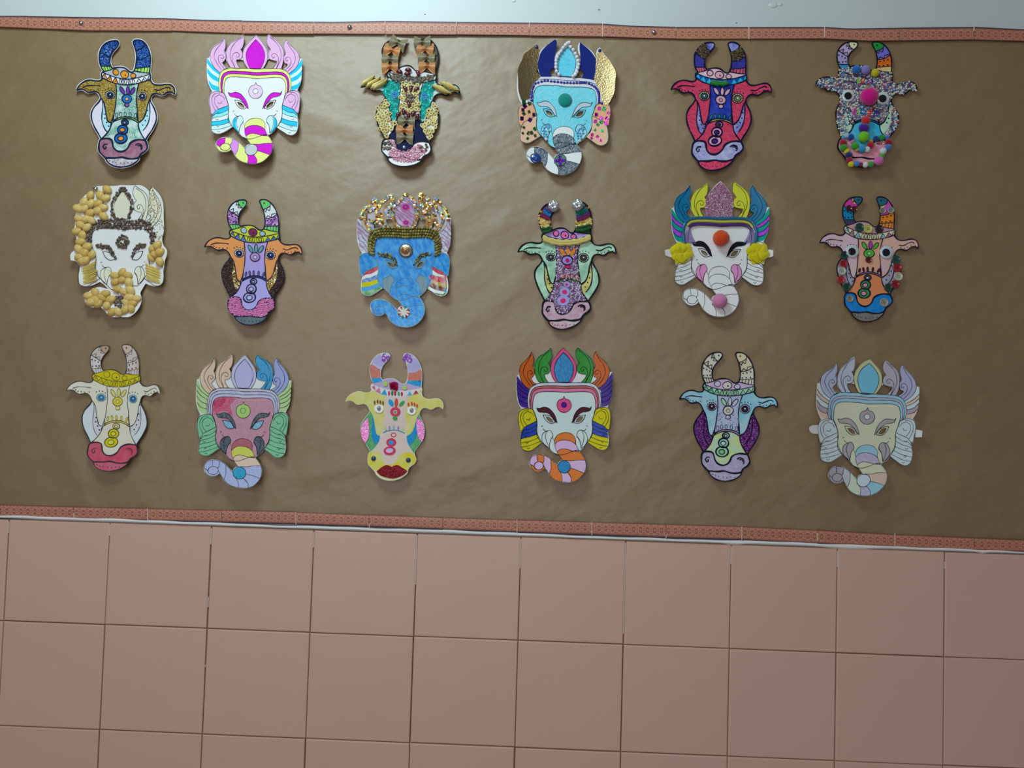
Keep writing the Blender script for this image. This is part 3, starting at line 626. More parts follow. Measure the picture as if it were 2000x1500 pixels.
# ================================================================== ELEPHANT TEMPLATE
ET = [(555,48),(425,52),(705,50),(228,92),(888,88),(78,335),(1055,300),(562,640),(410,785),(720,785),(180,1108),(945,1100),(210,1230),(562,1272),(600,1432),(787,1260),(90,780),(1040,780)]
def mir(P, dy=-12): return [(1133-x, y+dy) for x, y in P]
E_OUT = [(78,335),(95,335),(103,310),(105,260),(125,215),(170,170),(205,130),(228,92),(245,140),(248,190),(238,240),(253,268),(258,240),(270,190),(300,145),(350,110),(395,75),(425,52),(434,100),(430,150),(415,190),(400,205),(418,240),(424,262),(426,240),(435,195),(470,140),(515,85),(555,48),(590,80),(640,140),(675,195),(688,245),(692,262),(700,225),(722,205),(705,180),(685,150),(680,100),(690,65),(705,50),(750,85),(800,120),(840,165),(860,220),(864,280),(880,240),(870,200),(862,150),(870,110),(888,88),(925,140),(975,185),(1010,230),(1028,290),(1035,302),(1055,300),(1052,400),(1050,500),(1040,580),(1005,660),(1028,690),(1040,740),(1038,800),(1025,890),(1006,890),(1020,950),(1025,1020),(1010,1075),(970,1100),(920,1095),(870,1065),(805,1022),(780,1060),(737,1100),(718,1112),(750,1150),(780,1210),(787,1270),(770,1330),(730,1380),(680,1415),(620,1432),(550,1430),(490,1415),(440,1385),(405,1345),(375,1297),(362,1287),(345,1305),(310,1320),(265,1318),(230,1290),(210,1250),(210,1210),(230,1170),(270,1150),(320,1148),(370,1160),(420,1190),(460,1225),(497,1262),(512,1225),(548,1208),(520,1172),(503,1152),(450,1125),(410,1087),(372,1052),(338,1022),(260,1080),(210,1108),(160,1105),(125,1080),(115,1030),(118,960),(130,907),(108,905),(95,830),(90,750),(105,700),(125,677),(100,630),(80,560),(76,450)]
GAPS = [[(430,322),(452,368),(476,402),(410,405),(387,385),(368,350),(363,322),(398,316)], [(684,318),(705,300),(750,320),(787,326),(781,348),(758,380),(738,402),(640,402),(664,362)], [(257,305),(264,340),(282,375),(304,406),(276,418),(246,396),(225,366),(237,352),(254,330)], [(864,305),(872,347),(901,360),(883,385),(848,411),(836,406),(853,350)]]
FC = [(555,48),(590,80),(640,140),(675,195),(688,250),(685,310),(665,360),(635,405),(480,405),(450,365),(428,310),(422,250),(435,195),(470,140),(515,85)]
FCI = [(555,95),(600,140),(635,190),(655,240),(655,290),(640,345),(612,402),(500,402),(475,350),(460,290),(462,240),(480,190),(515,140)]
FL1 = [(425,52),(434,100),(430,150),(415,190),(400,205),(420,240),(420,285),(395,315),(360,320),(365,350),(385,385),(407,408),(310,408),(280,365),(262,300),(258,240),(270,190),(300,145),(350,110),(395,75)]
FL2 = [(228,92),(245,140),(248,190),(238,240),(255,275),(255,320),(235,350),(222,365),(245,400),(275,422),(225,450),(205,475),(150,430),(115,370),(103,310),(105,260),(125,215),(170,170),(205,130)]
FR1 = [(705,50),(750,85),(800,120),(840,165),(860,220),(862,280),(855,340),(832,408),(737,405),(760,380),(785,345),(790,322),(750,318),(705,300),(692,262),(700,225),(722,205),(705,180),(685,150),(680,100),(690,65)]
FR2 = [(888,88),(925,140),(975,185),(1010,230),(1028,290),(1020,340),(990,400),(950,440),(915,468),(885,430),(845,413),(885,385),(905,360),(870,345),(862,300),(864,270),(880,240),(870,200),(862,150),(870,110)]
WL = [[(78,335),(128,405),(205,478)], [(77,390),(120,445),(196,500)], [(77,440),(120,490),(193,532)], [(78,495),(120,545),(188,575)], [(85,560),(120,600),(186,622)], [(103,630),(125,655),(192,668)]]
WR = [mir(l, -12) for l in WL]; WR[0] = [(1055,300),(1000,385),(915,468)]
HO = [(195,672),(186,600),(192,530),(210,470),(250,430),(310,412),(400,406),(480,405),(555,408),(650,406),(740,405),(825,410),(888,435),(922,480),(938,540),(942,610),(928,668)]
HI = [(240,682),(240,620),(248,565),(262,530),(290,510),(340,500),(420,498),(490,500),(560,506),(640,503),(720,499),(790,500),(840,512),(868,540),(880,580),(886,630),(882,690)]
def hb(t): return [(a[0]+(b[0]-a[0])*t, a[1]+(b[1]-a[1])*t) for a, b in zip(HO, HI)]
FACE = HI + [(868,740),(850,800),(853,880),(848,950),(815,1000),(780,1055),(735,1100),(700,1100),(500,1150),(450,1125),(410,1085),(370,1050),(320,1010),(285,960),(280,900),(285,840),(270,760)]
TR = [[(462,1010),(480,960),(520,930),(580,920),(640,935),(675,975),(683,1045),(650,1018),(600,1000),(530,1000),(480,1025),(468,1045)],
      [(468,1045),(480,1025),(530,1000),(600,1000),(650,1018),(683,1045),(712,1105),(718,1116),(650,1108),(590,1092),(540,1088),(500,1108),(490,1122),(475,1090)],
      [(490,1122),(500,1108),(540,1088),(590,1092),(650,1108),(718,1116),(750,1150),(780,1203),(700,1202),(640,1210),(580,1207),(550,1208),(520,1172)],
      [(550,1208),(580,1207),(640,1210),(700,1202),(780,1203),(787,1270),(768,1338),(680,1302),(620,1282),(560,1270)],
      [(560,1270),(620,1282),(680,1302),(768,1338),(730,1380),(680,1415),(632,1430),(636,1392),(600,1335),(560,1330)],
      [(560,1290),(600,1335),(636,1392),(632,1430),(620,1432),(540,1428),(541,1372),(520,1320),(500,1300)],
      [(520,1262),(500,1300),(520,1320),(541,1372),(540,1428),(490,1415),(440,1385),(408,1347),(426,1290),(424,1192),(460,1225),(497,1262)],
      [(424,1192),(426,1290),(408,1347),(375,1297),(355,1262),(345,1235),(357,1200),(354,1157),(370,1160)],
      [(354,1157),(357,1200),(345,1235),(325,1222),(290,1220),(280,1149),(320,1148)],
      [(280,1149),(290,1220),(262,1235),(250,1268),(213,1245),(210,1210),(230,1170)],
      [(213,1245),(250,1268),(262,1295),(300,1303),(335,1290),(350,1260),(366,1283),(345,1305),(310,1320),(265,1318),(230,1290)]]
EUL = [(240,685),(200,672),(150,675),(105,700),(90,750),(95,830),(108,905),(130,900),(150,870),(200,840),(283,800),(270,750)]
EUR = [(880,690),(920,665),(980,660),(1020,680),(1040,740),(1038,800),(1025,890),(1002,885),(972,855),(920,830),(850,797),(868,740)]
EL = [[(283,800),(200,842),(155,872),(133,903)], [(282,842),(210,885),(150,900),(128,925)], [(281,885),(210,920),(150,935),(121,950)], [(287,935),(205,965),(150,975),(117,985)], [(300,972),(205,1010),(150,1020),(116,1028)], [(322,1008),(230,1045),(170,1062),(122,1068)], [(335,1022),(260,1080),(210,1108),(160,1105),(125,1080)]]
ER = [mir(l, -8) for l in EL]; ER[0] = [(850,797),(920,832),(975,858),(1004,888)]; ER[6] = [(803,1022),(870,1065),(920,1095),(970,1100),(1010,1075)]
TUL = [(385,905),(345,930),(333,975),(345,1020),(375,1060),(412,1084),(412,1040),(425,990),(447,955),(430,910),(410,897)]
TUR = [(745,897),(765,905),(790,935),(803,975),(795,1020),(770,1060),(735,1085),(732,1040),(718,990),(690,955),(700,915),(720,897)]
BRL = [(278,668),(310,672),(350,658),(400,668),(440,705),(470,750),(492,822),(455,790),(430,750),(395,720),(345,712),(300,705)]
BRR = [(845,650),(830,672),(790,662),(740,662),(700,690),(670,735),(640,825),(660,800),(700,750),(745,712),(790,705),(830,690)]
HLL = [(370,755),(410,762),(440,785),(452,810),(430,816),(395,798)]
HLR = [(760,752),(720,758),(690,785),(680,812),(710,815),(745,795)]
LNL = [(345,738),(400,742),(440,765),(472,815),(420,824),(375,795)]
LNR = [(782,738),(735,742),(690,765),(658,818),(710,825),(755,795)]
def fan(M, name, Ls, mats, lw, draw):
    for k in range(len(Ls)-1):
        P = list(Ls[k]) + list(reversed(Ls[k+1])); m = mats[k % len(mats)]
        if m: M.fill(name, P, m, 1)
        if draw and 0 < k: M.line(Ls[k], lw)
def eleph(label, o, s, L, C, ink=4.5, curl=(15, 7, 3), seed=1, cut=True, expand=.7, skip=(), draw=True, holes=True, out=None):
    M = Mask('elephant_mask', label, 'elephant face masks', o, s, ET, L, curl, seed); M.lw = ink; X = lambda k: k not in skip
    if out is None: M.base(E_OUT, (GAPS if cut else []) + ([HLL, HLR] if holes else []), expand=expand)
    else:
        hs = [s_*1 for s_ in ()]; M.zm = True; M.base(out, [], expand=expand); M.zm = False
    d = draw
    if C.get('wing'):
        fan(M, 'wing_stripe', WL, C['wing'], ink, d and X('wing')); fan(M, 'wing_stripe', WR, C['wing'], ink, d and X('wing'))
    for P, k, n in ((FL2,'f1','flame'),(FL1,'f2','flame'),(FR1,'f4','flame'),(FR2,'f5','flame'),(FC,'f3','centre_flame')):
        if C.get(k): M.fill(n, P, C[k], 1, ink*.9 if d else 0)
    if C.get('f3i'): M.fill('flame_inset', FCI, C['f3i'], 2, ink if d else 0)
    if X('curls'):
        for l in ([(420,75),(370,110),(325,165),(300,230),(300,300),(330,370),(350,405)], [(350,400),(330,350),(318,300),(333,255),(368,240),(393,262),(385,290),(362,290),(358,270)], [(222,120),(190,180),(155,240),(143,310),(168,370),(215,440)], [(245,430),(205,380),(183,330),(190,290),(220,280),(240,305),(222,325),(207,310)],
                  [(712,75),(760,110),(805,160),(830,225),(830,300),(800,370),(780,405)], [(780,400),(800,350),(805,300),(790,260),(755,240),(728,262),(740,290),(762,285),(760,268)], [(893,115),(930,175),(970,230),(985,300),(960,370),(905,440)], [(880,420),(920,380),(940,330),(930,290),(900,275),(875,300),(890,325),(908,312)]): M.line(l, ink*.85)
    if C.get('face'): M.fill('face', FACE, C['face'], 1, ink if d else 0, holes=[HLL, HLR] if holes else [])
    if C.get('band'):
        ts = C.get('bt', (0, .35, .62, 1)); 
        for k, m in enumerate(C['band']):
            P = hb(ts[k]) + list(reversed(hb(ts[k+1])))
            if m: M.fill('headband_stripe', P, m, 2)
            if d: M.line(hb(ts[k]), ink*.9)
        if d: M.line(hb(1), ink*.9)
    if C.get('trunk'):
        for k, P in enumerate(TR):
            m = C['trunk'][k % len(C['trunk'])]
            if m: M.fill('trunk_stripe', P, m, 2, ink*.8 if d else 0)
        if C.get('curl'): M.fill('trunk_tip', ell(303,1262,46,42), C['curl'], 3, ink*.8 if d else 0)
        elif d: M.fill('trunk_tip', ell(303,1262,47,43), C['trunk'][8 % len(C['trunk'])], 2); M.line([(345,1235),(325,1222),(290,1220),(262,1235),(250,1268),(262,1295),(300,1303)], ink*.8)
    if C.get('ear'):
        M.fill('ear_top', EUL, C['ear'], 1, ink if d else 0); M.fill('ear_top', EUR, C['ear'], 1, ink if d else 0)
        if X('earl'):
            for l in ([(180,848),(143,790),(148,730),(190,700),(232,722),(250,755)], [(150,868),(118,800),(118,740),(150,695),(200,684)], [(172,785),(205,790),(215,765)]): M.line(l, ink*.8); M.line(mir(l, -10), ink*.8)
    if C.get('low'):
        fan(M, 'ear_stripe', EL, C['low'], ink*.8, d and X('low')); fan(M, 'ear_stripe', ER, C['low'], ink*.8, d and X('low'))
        if X('um'):
            for (x, y) in ((182,888),(168,955),(180,1025),(195,1082)): l = [(x-15, y-6), (x-4, y+6), (x+14, y-4)]; M.line(l, ink*.8); M.line(mir(l, -8), ink*.8)
    if d and X('outline'):
        M.line([(283,800),(281,885),(287,935),(335,1022)], ink); M.line([(850,797),(853,880),(848,930),(803,1022)], ink)
        M.line([(335,1022),(370,1050),(410,1085),(450,1125),(500,1150),(550,1208)], ink); M.line([(335,1022),(260,1080),(210,1108),(160,1105),(125,1080),(115,1030),(118,960),(130,905)], ink); M.line([(803,1022),(870,1065),(920,1095),(970,1100),(1010,1075),(1025,1020),(1020,950),(1004,888)], ink)
    if C.get('tusk'):
        for P, tl, a in ((TUL, [(385,905),(370,960),(385,1020),(412,1082)], [(455,1000),(440,965),(420,1000),(412,1060)]), (TUR, [(750,905),(765,960),(758,1020),(735,1080)], [(690,960),(720,1000),(733,1060)])):
            if C['tusk'] != 'none': M.fill('tusk', P, C['tusk'], 2, ink if d else 0)
            if d: M.line(tl, ink*.9); M.line(a, ink*.8)
    if d and X('smile'): M.line([(328,862),(335,848),(345,855)], ink*.8); M.line([(345,880),(362,900),(395,907)], ink); M.line([(802,862),(798,848),(788,852)], ink*.8); M.line([(790,880),(770,898),(740,900)], ink)
    if C.get('brow'): M.fill('eyebrow', BRL, C['brow'], 2, ink if d else 0); M.fill('eyebrow', BRR, C['brow'], 2, ink if d else 0)
    if d and X('eyel'): M.line(LNL, ink*1.2, True); M.line(LNR, ink*1.2, True)
    if C.get('eye'): M.fill('eye', LNL, C['eye'], 2, ink); M.fill('eye', LNR, C['eye'], 2, ink)
    if C.get('dot'):
        a, b = C['dot']; 
        if a: M.fill('forehead_dot', [(562,545),(575,572),(610,585),(633,620),(634,655),(610,695),(562,713),(515,697),(490,658),(490,620),(512,585),(548,572)], a, 3, ink if d else 0)
        if b: M.fill('dot_centre', ell(560,636,27), b, 4, ink*.8 if d else 0)
    if C.get('ball'): M.fill('trunk_ball', ell(562,1272,64,63), C['ball'], 6, ink if d else 0)
    return M
def tab(M, P):
    M.zm = True; R = M.ring(P, 3); v, f = tri([R]); A = M.wpt(v, -1.2); B = M.wpt(v, -1.7); n = len(v); k = 2*n; a = M.wpt(R, -1.2); b = M.wpt(R, -1.7); m = len(R)
    link('strap', mesh('strap', list(A)+list(B)+list(a)+list(b), [tuple(q) for q in f]+[tuple(n+i for i in q) for q in f]+[(k+i, k+(i+1) % m, k+m+(i+1) % m, k+m+i) for i in range(m)], PAPER, smooth=True), M.root); M.zm = False

# ================================================================== THE EIGHTEEN MASKS
m = mat; SC = 5.357; WHITE = mat('#eef2f6')
# --- row 1, cow with blue glitter horns
bl = m('#123f9c', 'glitter', '#7fb0ea'); gn = m('#9ed36a')
pl = m('#6b3a9e')
M = cow('cow mask with dark blue glitter horns, gold glitter ears and a plum muzzle', (130,60), SC,
    [(105,622),(1130,665),(510,103),(735,95),(608,458),(455,670),(790,685),(632,712),(570,1125),(338,1200),(845,1220),(590,1425),(258,900),(938,900),(480,395),(700,425)],
    dict(hl=[bl, bl, bl, gn], hr=[bl, bl, bl, gn], crown=m('#a3abb2', 'crayon', '#c9d0d6'), band=m('#eef0f2'), tri=[m('#f08c3c')]*3 + [m('#f3f1f0')]*3, circ=[m('#ee9442')]*3,
         face=m('#b08a3c', 'glitter', '#f6e2a0'), bridge=m('#3f8f78', 'sponge', '#e2eff4'), arc=m('#8ccf52'), snout=m('#4c8f76', 'sponge', '#dceef4'),
         petal=[pl]*3, flower=(m('#2a6bb0'), m('#f0a070'), m('#7a4f9a')), rings=[(m('#2c5f9c'), m('#9c8a8c')), (m('#2462ae'), m('#f09040')), (m('#2462ae'), m('#f09040'))],
         jaw=m('#d9cfe6', 'flat'), jin=m('#a9d6ef', 'wash', '#c9e4f4'), muz=m('#8a4f66', 'sponge', '#b08797'), chin=m('#a27c8c', 'sponge', '#dbe0e8'), eyes=[(50,'#1b2733','#e3edf3'),(52,'#1b2733','#e3edf3')]),
    ink=11, inkcol='#1c2440', expand=2.6, skip=('zig','horndots'), curl=(13,4,3), seed=1)
M.fill('band_patch', [(352,410),(420,440),(500,463),(560,472),(560,530),(500,524),(420,498),(362,464)], m('#f0b088'), 1)
for x, y in ((500,878),(542,868),(590,866),(645,872),(703,885)): M.line(ell(x, y, 13, 26, 0, 10), 4, True)
M.scatter('glitter_flakes', [(470,120),(400,130),(350,230),(345,330),(430,335),(440,240),(500,160)], [bl, m('#2f7ad0','glitter'), m('#6d4f9a','glitter')], 5, 'chip', 1.6, keep=.6)
M.finish()
# --- row 1, pink crown elephant
pk = m('#e3abd3', 'crayon', '#e9bfe0'); mg = m('#c42fc0'); yl = m('#dfe08c'); cy = m('#3fb8ea'); wc = m('#d5f0fa')
M = eleph('elephant mask with pink flame crown, magenta and yellow striped trunk, light blue wings', (390,50), 5.359,
    [(590,100),(455,100),(725,92),(255,125),(908,145),(80,340),(1070,350),(587,690),(430,830),(735,830),(180,1130),(945,1145),(175,1230),(540,1300),(560,1445),(760,1280),(100,790),(1050,790)],
    dict(wing=[cy, wc, cy, wc, cy], f1=pk, f2=pk, f3=pk, f3i=mg, f4=pk, f5=pk, face=m('#e6e4f2', 'crayon', '#f3f2fa'), band=[yl, mg, yl], bt=(0,.36,.66,1), trunk=[yl, mg, yl, mg, yl, mg, yl, m('#cf8ade'), yl, mg, yl], curl=yl,
         ear=m('#e0aed6', 'crayon', '#e9c2e2'), low=[cy, m('#8fdcf6'), wc, cy, m('#c3ecfa'), wc], tusk=m('#c9ecf8'), brow=mg, dot=(m('#e6b4d8','crayon'), m('#efe9f4')), ball=m('#b9bac0')),
    ink=3, seed=2, curl=(17,7,5), skip=('wing',))
M.fill('tusk_stripe', [(372,912),(345,935),(333,975),(345,1020),(375,1060),(410,1080),(385,1040),(365,990),(368,940)], m('#35b4e8'), 4); M.fill('tusk_stripe', [(755,905),(790,935),(803,975),(795,1020),(770,1060),(738,1082),(765,1030),(775,980),(768,935)], m('#35b4e8'), 4)
for a in (hb(.36), hb(.66)): M.line(a, 4)
M.finish()
# --- row 1, pasta cow
M = cow('cow mask covered in dry pasta bows, penne, lentils and red beans', (690,60), 5.359,
    [(80,595),(1105,670),(450,95),(740,85),(590,430),(425,665),(755,685),(595,700),(540,1130),(300,1200),(815,1250),(530,1420),(240,900),(893,900),(480,390),(690,420)],
    dict(hl=[m('#5c5246')]*4, hr=[m('#5c5246')]*4, crown=m('#c9c9c8'), band=m('#e6e8ea'), face=m('#1f8f8a', 'sponge', '#dfe9ec'), bridge=m('#ece8e0'), snout=m('#121838', 'flat', '#1c2350'), jaw=m('#eceef0'), muz=m('#e6dfe8'), chin=m('#e4e6ee')),  # dark horn paper: thin shadow around the pasta bows put into the colour
    ink=10, seed=3, skip=('zig','horndots','ticks','band','ear','jaw','nos','chindots'), curl=(14,3,2), expand=.2)
tl = [m('#178a82','glitter','#6fd0c4'), m('#0f6f6c'), m('#2aa699'), m('#12807a')]
M.scatter('teal_chips', [(330,490),(420,505),(490,535),(495,620),(480,780),(445,930),(415,920),(390,800),(365,720),(340,660),(305,625),(320,560)], tl, 3.1, 'chip', 2.0)
M.scatter('teal_chips', [(770,530),(870,500),(890,600),(850,700),(830,820),(780,900),(735,930),(728,760),(745,600)], tl, 3.1, 'chip', 2.0)
nd = [m('#e2cf88','food'), m('#eadb9c','food'), m('#d8c27a','food')]
for P in (JAWL, JAWR): M.scatter('noodle_rings', P, nd, 7.4, 'ring', 4.3)
M.scatter('noodle_rings', [(505,540),(755,545),(725,640),(722,800),(715,860),(500,850),(505,620)], nd, 7.4, 'ring', 4.3)
bn = m('#5e1526', 'jewel'); le = [m('#766c5e','food'), m('#8a7f70','food'), m('#62594d','food')]
M.scatter('lentils', [(345,430),(430,440),(520,465),(640,470),(720,462),(800,440),(890,430),(885,490),(800,515),(700,550),(600,555),(500,535),(400,500)], le, 4.5, 'bead', 2.8)
M.scatter('lentils', ell(612,705,58,52), le, 4.5, 'bead', 2.8, off=2.8); M.scatter('lentils', ell(380,1205,50,50), le, 4.6, 'bead', 2.7, keep=.8); M.scatter('lentils', ell(760,1215,45,50), le, 4.6, 'bead', 2.7, keep=.7)
M.scatter('pink_sugar', [(350,1140),(450,1150),(480,1230),(560,1275),(620,1240),(690,1180),(740,1200),(800,1260),(740,1330),(700,1380),(600,1400),(480,1370),(400,1300),(440,1240),(400,1170)], [m('#e58fae','food'), m('#f0b4c8','food'), m('#d8809e','food')], 3.0, 'grain', 1.5)
for q in (0, 1): M.tube('blue_coil', [(440+q*0,650)] and [((437 if q == 0 else 775)+(8+t*3.0)*math.cos(t*1.1), 655+q*22+(8+t*2.6)*math.sin(t*1.1)) for t in range(14)], .9, m('#5b93cc'))
M.zm = True; fg = m('#867c5e','food'); orr = m('#c68652','food')
for x, y, mm, r in ((470,135,fg,18),(410,215,orr,12),(390,305,fg,0),(388,385,orr,-4),(725,130,fg,-3),(757,200,orr,3),(770,290,fg,4),(775,380,orr,2),(560,955,fg,0),(540,1050,orr,0),(545,1125,fg,3)): M.put('pasta_bow', 'farfalle', x, y, mm, (), r, 1.14, off=1.2)
for x, y in ((160,535),(215,550),(265,565),(290,570)): M.put('penne_pasta', 'penne', x, y, m('#e0ca78','food'), (23.0 if x == 160 else 26.0, 4.3), -28, 1)
for x, y in ((905,620),(945,630),(995,590),(1035,600)): M.put('penne_pasta', 'penne', x, y, m('#e0ca78','food'), (25.0, 4.3), 35, 1)
for x, y, r in ((487,430,10),(577,410,0),(567,452,-5),(680,445,60),(548,612,60),(605,612,-80),(660,615,-35),(587,775,75),(530,850,80),(470,880,-60),(578,880,60),(628,870,-45),(672,905,-85)): M.put('red_bean', 'bean', x, y, bn, (), r, 1.3, off=2.6)
M.put('silver_gem', 'dome', 533, 1222, m('#b8b8c0','foil'), (4.0, 3.0)); M.zm = False; M.finish()
# --- row 1, pearl elephant
ob = m('#5cc6ec', 'crayon', '#bfe6f6'); gr = m('#4c535e', 'scrib', '#c4ced8'); wh = m('#dfeaf6')
M = eleph('elephant mask with white pearl flame, navy and gold foil crown and sky blue face', (995,65), 5.359,
    [(622,95),(480,68),(740,95),(280,110),(945,150),(95,350),(1105,400),(582,695),(415,835),(735,845),(170,1145),(945,1172),(178,1260),(532,1330),(570,1480),(755,1290),(90,850),(1055,850)],
    dict(f1=None, f2=None, f3=m('#dfe6f2'), f3i=m('#4cc0ea','crayon','#a8def2'), f4=None, f5=None, face=ob, band=[m('#cfd0ec'), m('#c6cbe8'), m('#cfd0ec')], trunk=[wh, gr, gr, wh, gr, gr, wh, gr, gr, wh, wh], curl=wh,
         ear=m('#eaa27c', 'crayon', '#f0bfa4'), low=[m('#edb193', 'crayon', '#f0c9b4')], tusk=m('#7ccdee','crayon'), brow=m('#b9c4cf','crayon','#cdd6de'), dot=(None, None), ball=m('#4f7a62')),
    ink=3.5, seed=4, skip=('curls','wing','earl','low','um'), curl=(12,7,6))
nav = m('#16226b', 'flat', '#22307c'); gold = m('#a08a62', 'foil')
M.zm = True
M.fill('navy_card', [(478,65),(492,80),(490,140),(475,220),(470,300),(462,355),(418,392),(440,452),(330,452),(310,400),(298,330),(310,260),(330,200),(380,140),(430,100)], nav, 5, off=.3)
M.fill('navy_card', [(740,92),(770,120),(830,170),(880,230),(915,300),(905,360),(895,440),(880,483),(760,468),(782,410),(735,370),(745,300),(742,220),(735,150)], nav, 5, off=.3)
M.fill('gold_foil', [(285,115),(305,150),(300,240),(290,300),(295,360),(275,405),(320,452),(260,510),(215,600),(205,680),(150,695),(125,690),(100,600),(95,480),(95,370),(130,290),(160,220),(210,180)], gold, 5, off=.9)
M.fill('gold_foil', [(945,165),(975,210),(1030,270),(1075,340),(1105,400),(1100,520),(1090,620),(1060,690),(1025,750),(965,735),(965,660),(930,560),(890,480),(905,400),(910,310),(920,220)], gold, 5, off=.9)
for x, y in ((283,145),(945,180)): M.put('blue_gem', 'dome', x, y, m('#1d2a86','jewel'), (3.2, 2.6), off=1.6)
pe = m('#e9e6f0','jewel')
for x, y in ((625,105),(605,112),(640,150),(587,130),(562,160),(540,195),(518,225),(500,260),(488,295),(488,330),(487,365),(492,405),(518,435),(668,180),(690,220),(706,255),(722,293),(724,335),(716,372),(706,412),(690,440),(668,455)): M.put('pearl', 'pearl', x, y, pe, (3.7,), sc_=1.0)
bb = [m('#1b259c','jewel')]; path = [(232,700),(230,670),(230,640),(235,608),(240,580),(252,552),(270,525),(300,515),(335,505),(368,496),(400,492),(436,502),(470,505),(505,508),(540,513),(572,517),(605,516),(638,518),(672,520),(705,518),(738,518),(770,516),(800,513),(832,525),(860,540),(885,555),(908,575),(925,605),(935,640),(938,680),(938,720),(968,733),(233,655),(232,625),(245,565),(898,562),(918,590),(930,622),(938,660),(938,700),(752,516),(787,513)]
for x, y in path: M.put('blue_gem', 'dome', x, y, bb[0], (2.5, 2.0), off=1.0)
Mv = [m('#5ab8e6','jewel'), m('#8fd2f2','jewel')]
for cx, cy in ((385,1020),(745,1040)):
    for a, b in ((0,-45),(25,-55),(-20,-30),(20,-25),(-35,0),(-10,5),(25,5),(-30,30),(0,35),(-25,60),(5,62),(30,-40),(-28,-5)): M.put('blue_bead', 'dome', cx+a, cy+b, Mv[0], (2.3, 2.0), off=1.0)
fc = {0:[m('#5a2a92','foil'), m('#3d2a72','foil'), m('#2f7a4c','foil')], 1:[m('#a82a86','foil'), m('#2f7a4c','foil'), m('#c03c96','foil')]}
for k, Ls in enumerate(([(150,720),(210,735),(160,760),(140,800),(205,820),(255,850),(130,890),(215,905),(150,840)], [(990,790),(940,785),(910,850),(960,890),(1020,890),(1010,940),(900,920),(1035,830),(960,930),(925,955)])):
    for x, y in Ls: r_ = rnd.uniform(0, 90); w_ = rnd.uniform(19, 29); M.fill('foil_scrap', [(x+math.cos(math.radians(r_+q))*w_, y+math.sin(math.radians(r_+q))*w_) for q in (0, 80, 180, 265)], rnd.choice(fc[k]), 5, smooth=False)
for k, Ls in enumerate(([(150,985),(200,1045),(265,1000),(140,1045),(270,1070),(190,1100),(230,1040)], [(895,1010),(970,1020),(865,1060),(920,1080),(955,1120),(860,1095)])):
    for x, y in Ls: r_ = rnd.uniform(0, 90); w_ = rnd.uniform(17, 27); M.fill('foil_scrap', [(x+math.cos(math.radians(r_+q))*w_, y+math.sin(math.radians(r_+q))*w_) for q in (0, 80, 180, 265)], rnd.choice([m('#1f8a4a','foil'), m('#57704c','foil')] if k == 0 else [m('#1f8a4a','foil'), m('#b02a82','foil')]), 5, smooth=False)
M.put('teal_cabochon', 'dome', 582, 700, m('#1f8f88', 'fuzz'), (13.5, 6.0), off=1.2)
M.put('blue_button', 'cone', 275, 1310, m('#22458c','jewel'), (10.0, 4.5), off=1.6)
M.fill('purple_strip', [(515,1275),(545,1280),(548,1385),(515,1390)], m('#6a2a9a','foil'), 6, smooth=False); M.fill('purple_strip', [(468,1320),(585,1315),(590,1345),(475,1352)], m('#6a2a9a','foil'), 7, smooth=False)
for x, y in ((385,1115),(735,1130)): M.put('cotton_tuft', 'pom', x, y, m('#e6ebf2','fuzz'), (3.2,))
M.zm = False; M.finish()
# --- row 1, red cow
rd = m('#c22346', 'crayon', '#f07a9a'); nv = m('#1c2f9c','paint','#4c5cc4'); pu = m('#7a6fc0', 'sponge', '#cfd0ee'); pr = m('#d8a6b6')
M = cow('red painted cow mask with a royal blue forehead and lilac muzzle', (1295,65), SC,
    [(83,590),(1130,620),(510,95),(715,93),(590,435),(430,655),(780,680),(605,695),(545,1125),(305,1200),(838,1200),(545,1432),(245,890),(920,890),(455,380),(690,408)],
    dict(hl=[m('#4a4cb8','sponge','#a9aee4'), m('#5a4a34'), m('#2c2a86','crayon','#5a56b8'), m('#d04a6c','crayon','#f0a0b4')], hr=[m('#4a4cb8','sponge','#a9aee4'), m('#5a4a34'), m('#2c2a86','crayon','#5a56b8'), m('#c23a58','crayon','#f0a0b4')],
         crown=m('#e0b2c0','crayon'), band=m('#1d4f9c'), tri=[m('#3cb4d8')]*3+[m('#3cb4d8')]*3, circ=[m('#dba6b6')]*3, face=rd, bridge=nv, arc=m('#d3d96a'), snout=rd, petal=[pr]*3, flower=(pr, m('#c893a6'), pr), row=[m('#1f8f8c')]*5,
         rings=[(m('#e0a0c0'), m('#3c2462'))]*3, jaw=rd, jin=m('#5a52b0','sponge','#b9bce8'), muz=m('#8a82c4','sponge','#cfd4f2'), chin=m('#cc2c50','crayon','#f07a9a'), eyes=[(56,'#2b4a4c','#d8d890'),(58,'#6a6a4c','#d8d890')]),
    ink=12, inkcol='#1b1638', expand=.1, skip=('zig','horndots','band'), curl=(12,4,3), seed=5)
for P in (LH[1], RH[1]): M.scatter('seeds', P, [m('#5d5038','food'), m('#75664a','food'), m('#4a3f2c','food')], 4.2, 'grain', 2.0, fixrot=-50, keep=.93)
M.tube('green_yarn', [(500,505),(540,520),(600,525),(670,520),(700,505)], 3.4, m('#1d7a32','fuzz'), twist=1.2); M.tube('green_yarn', [(520,495),(560,500),(620,505),(680,498)], 2.6, m('#23883a','fuzz'), twist=1.2)
M.finish()
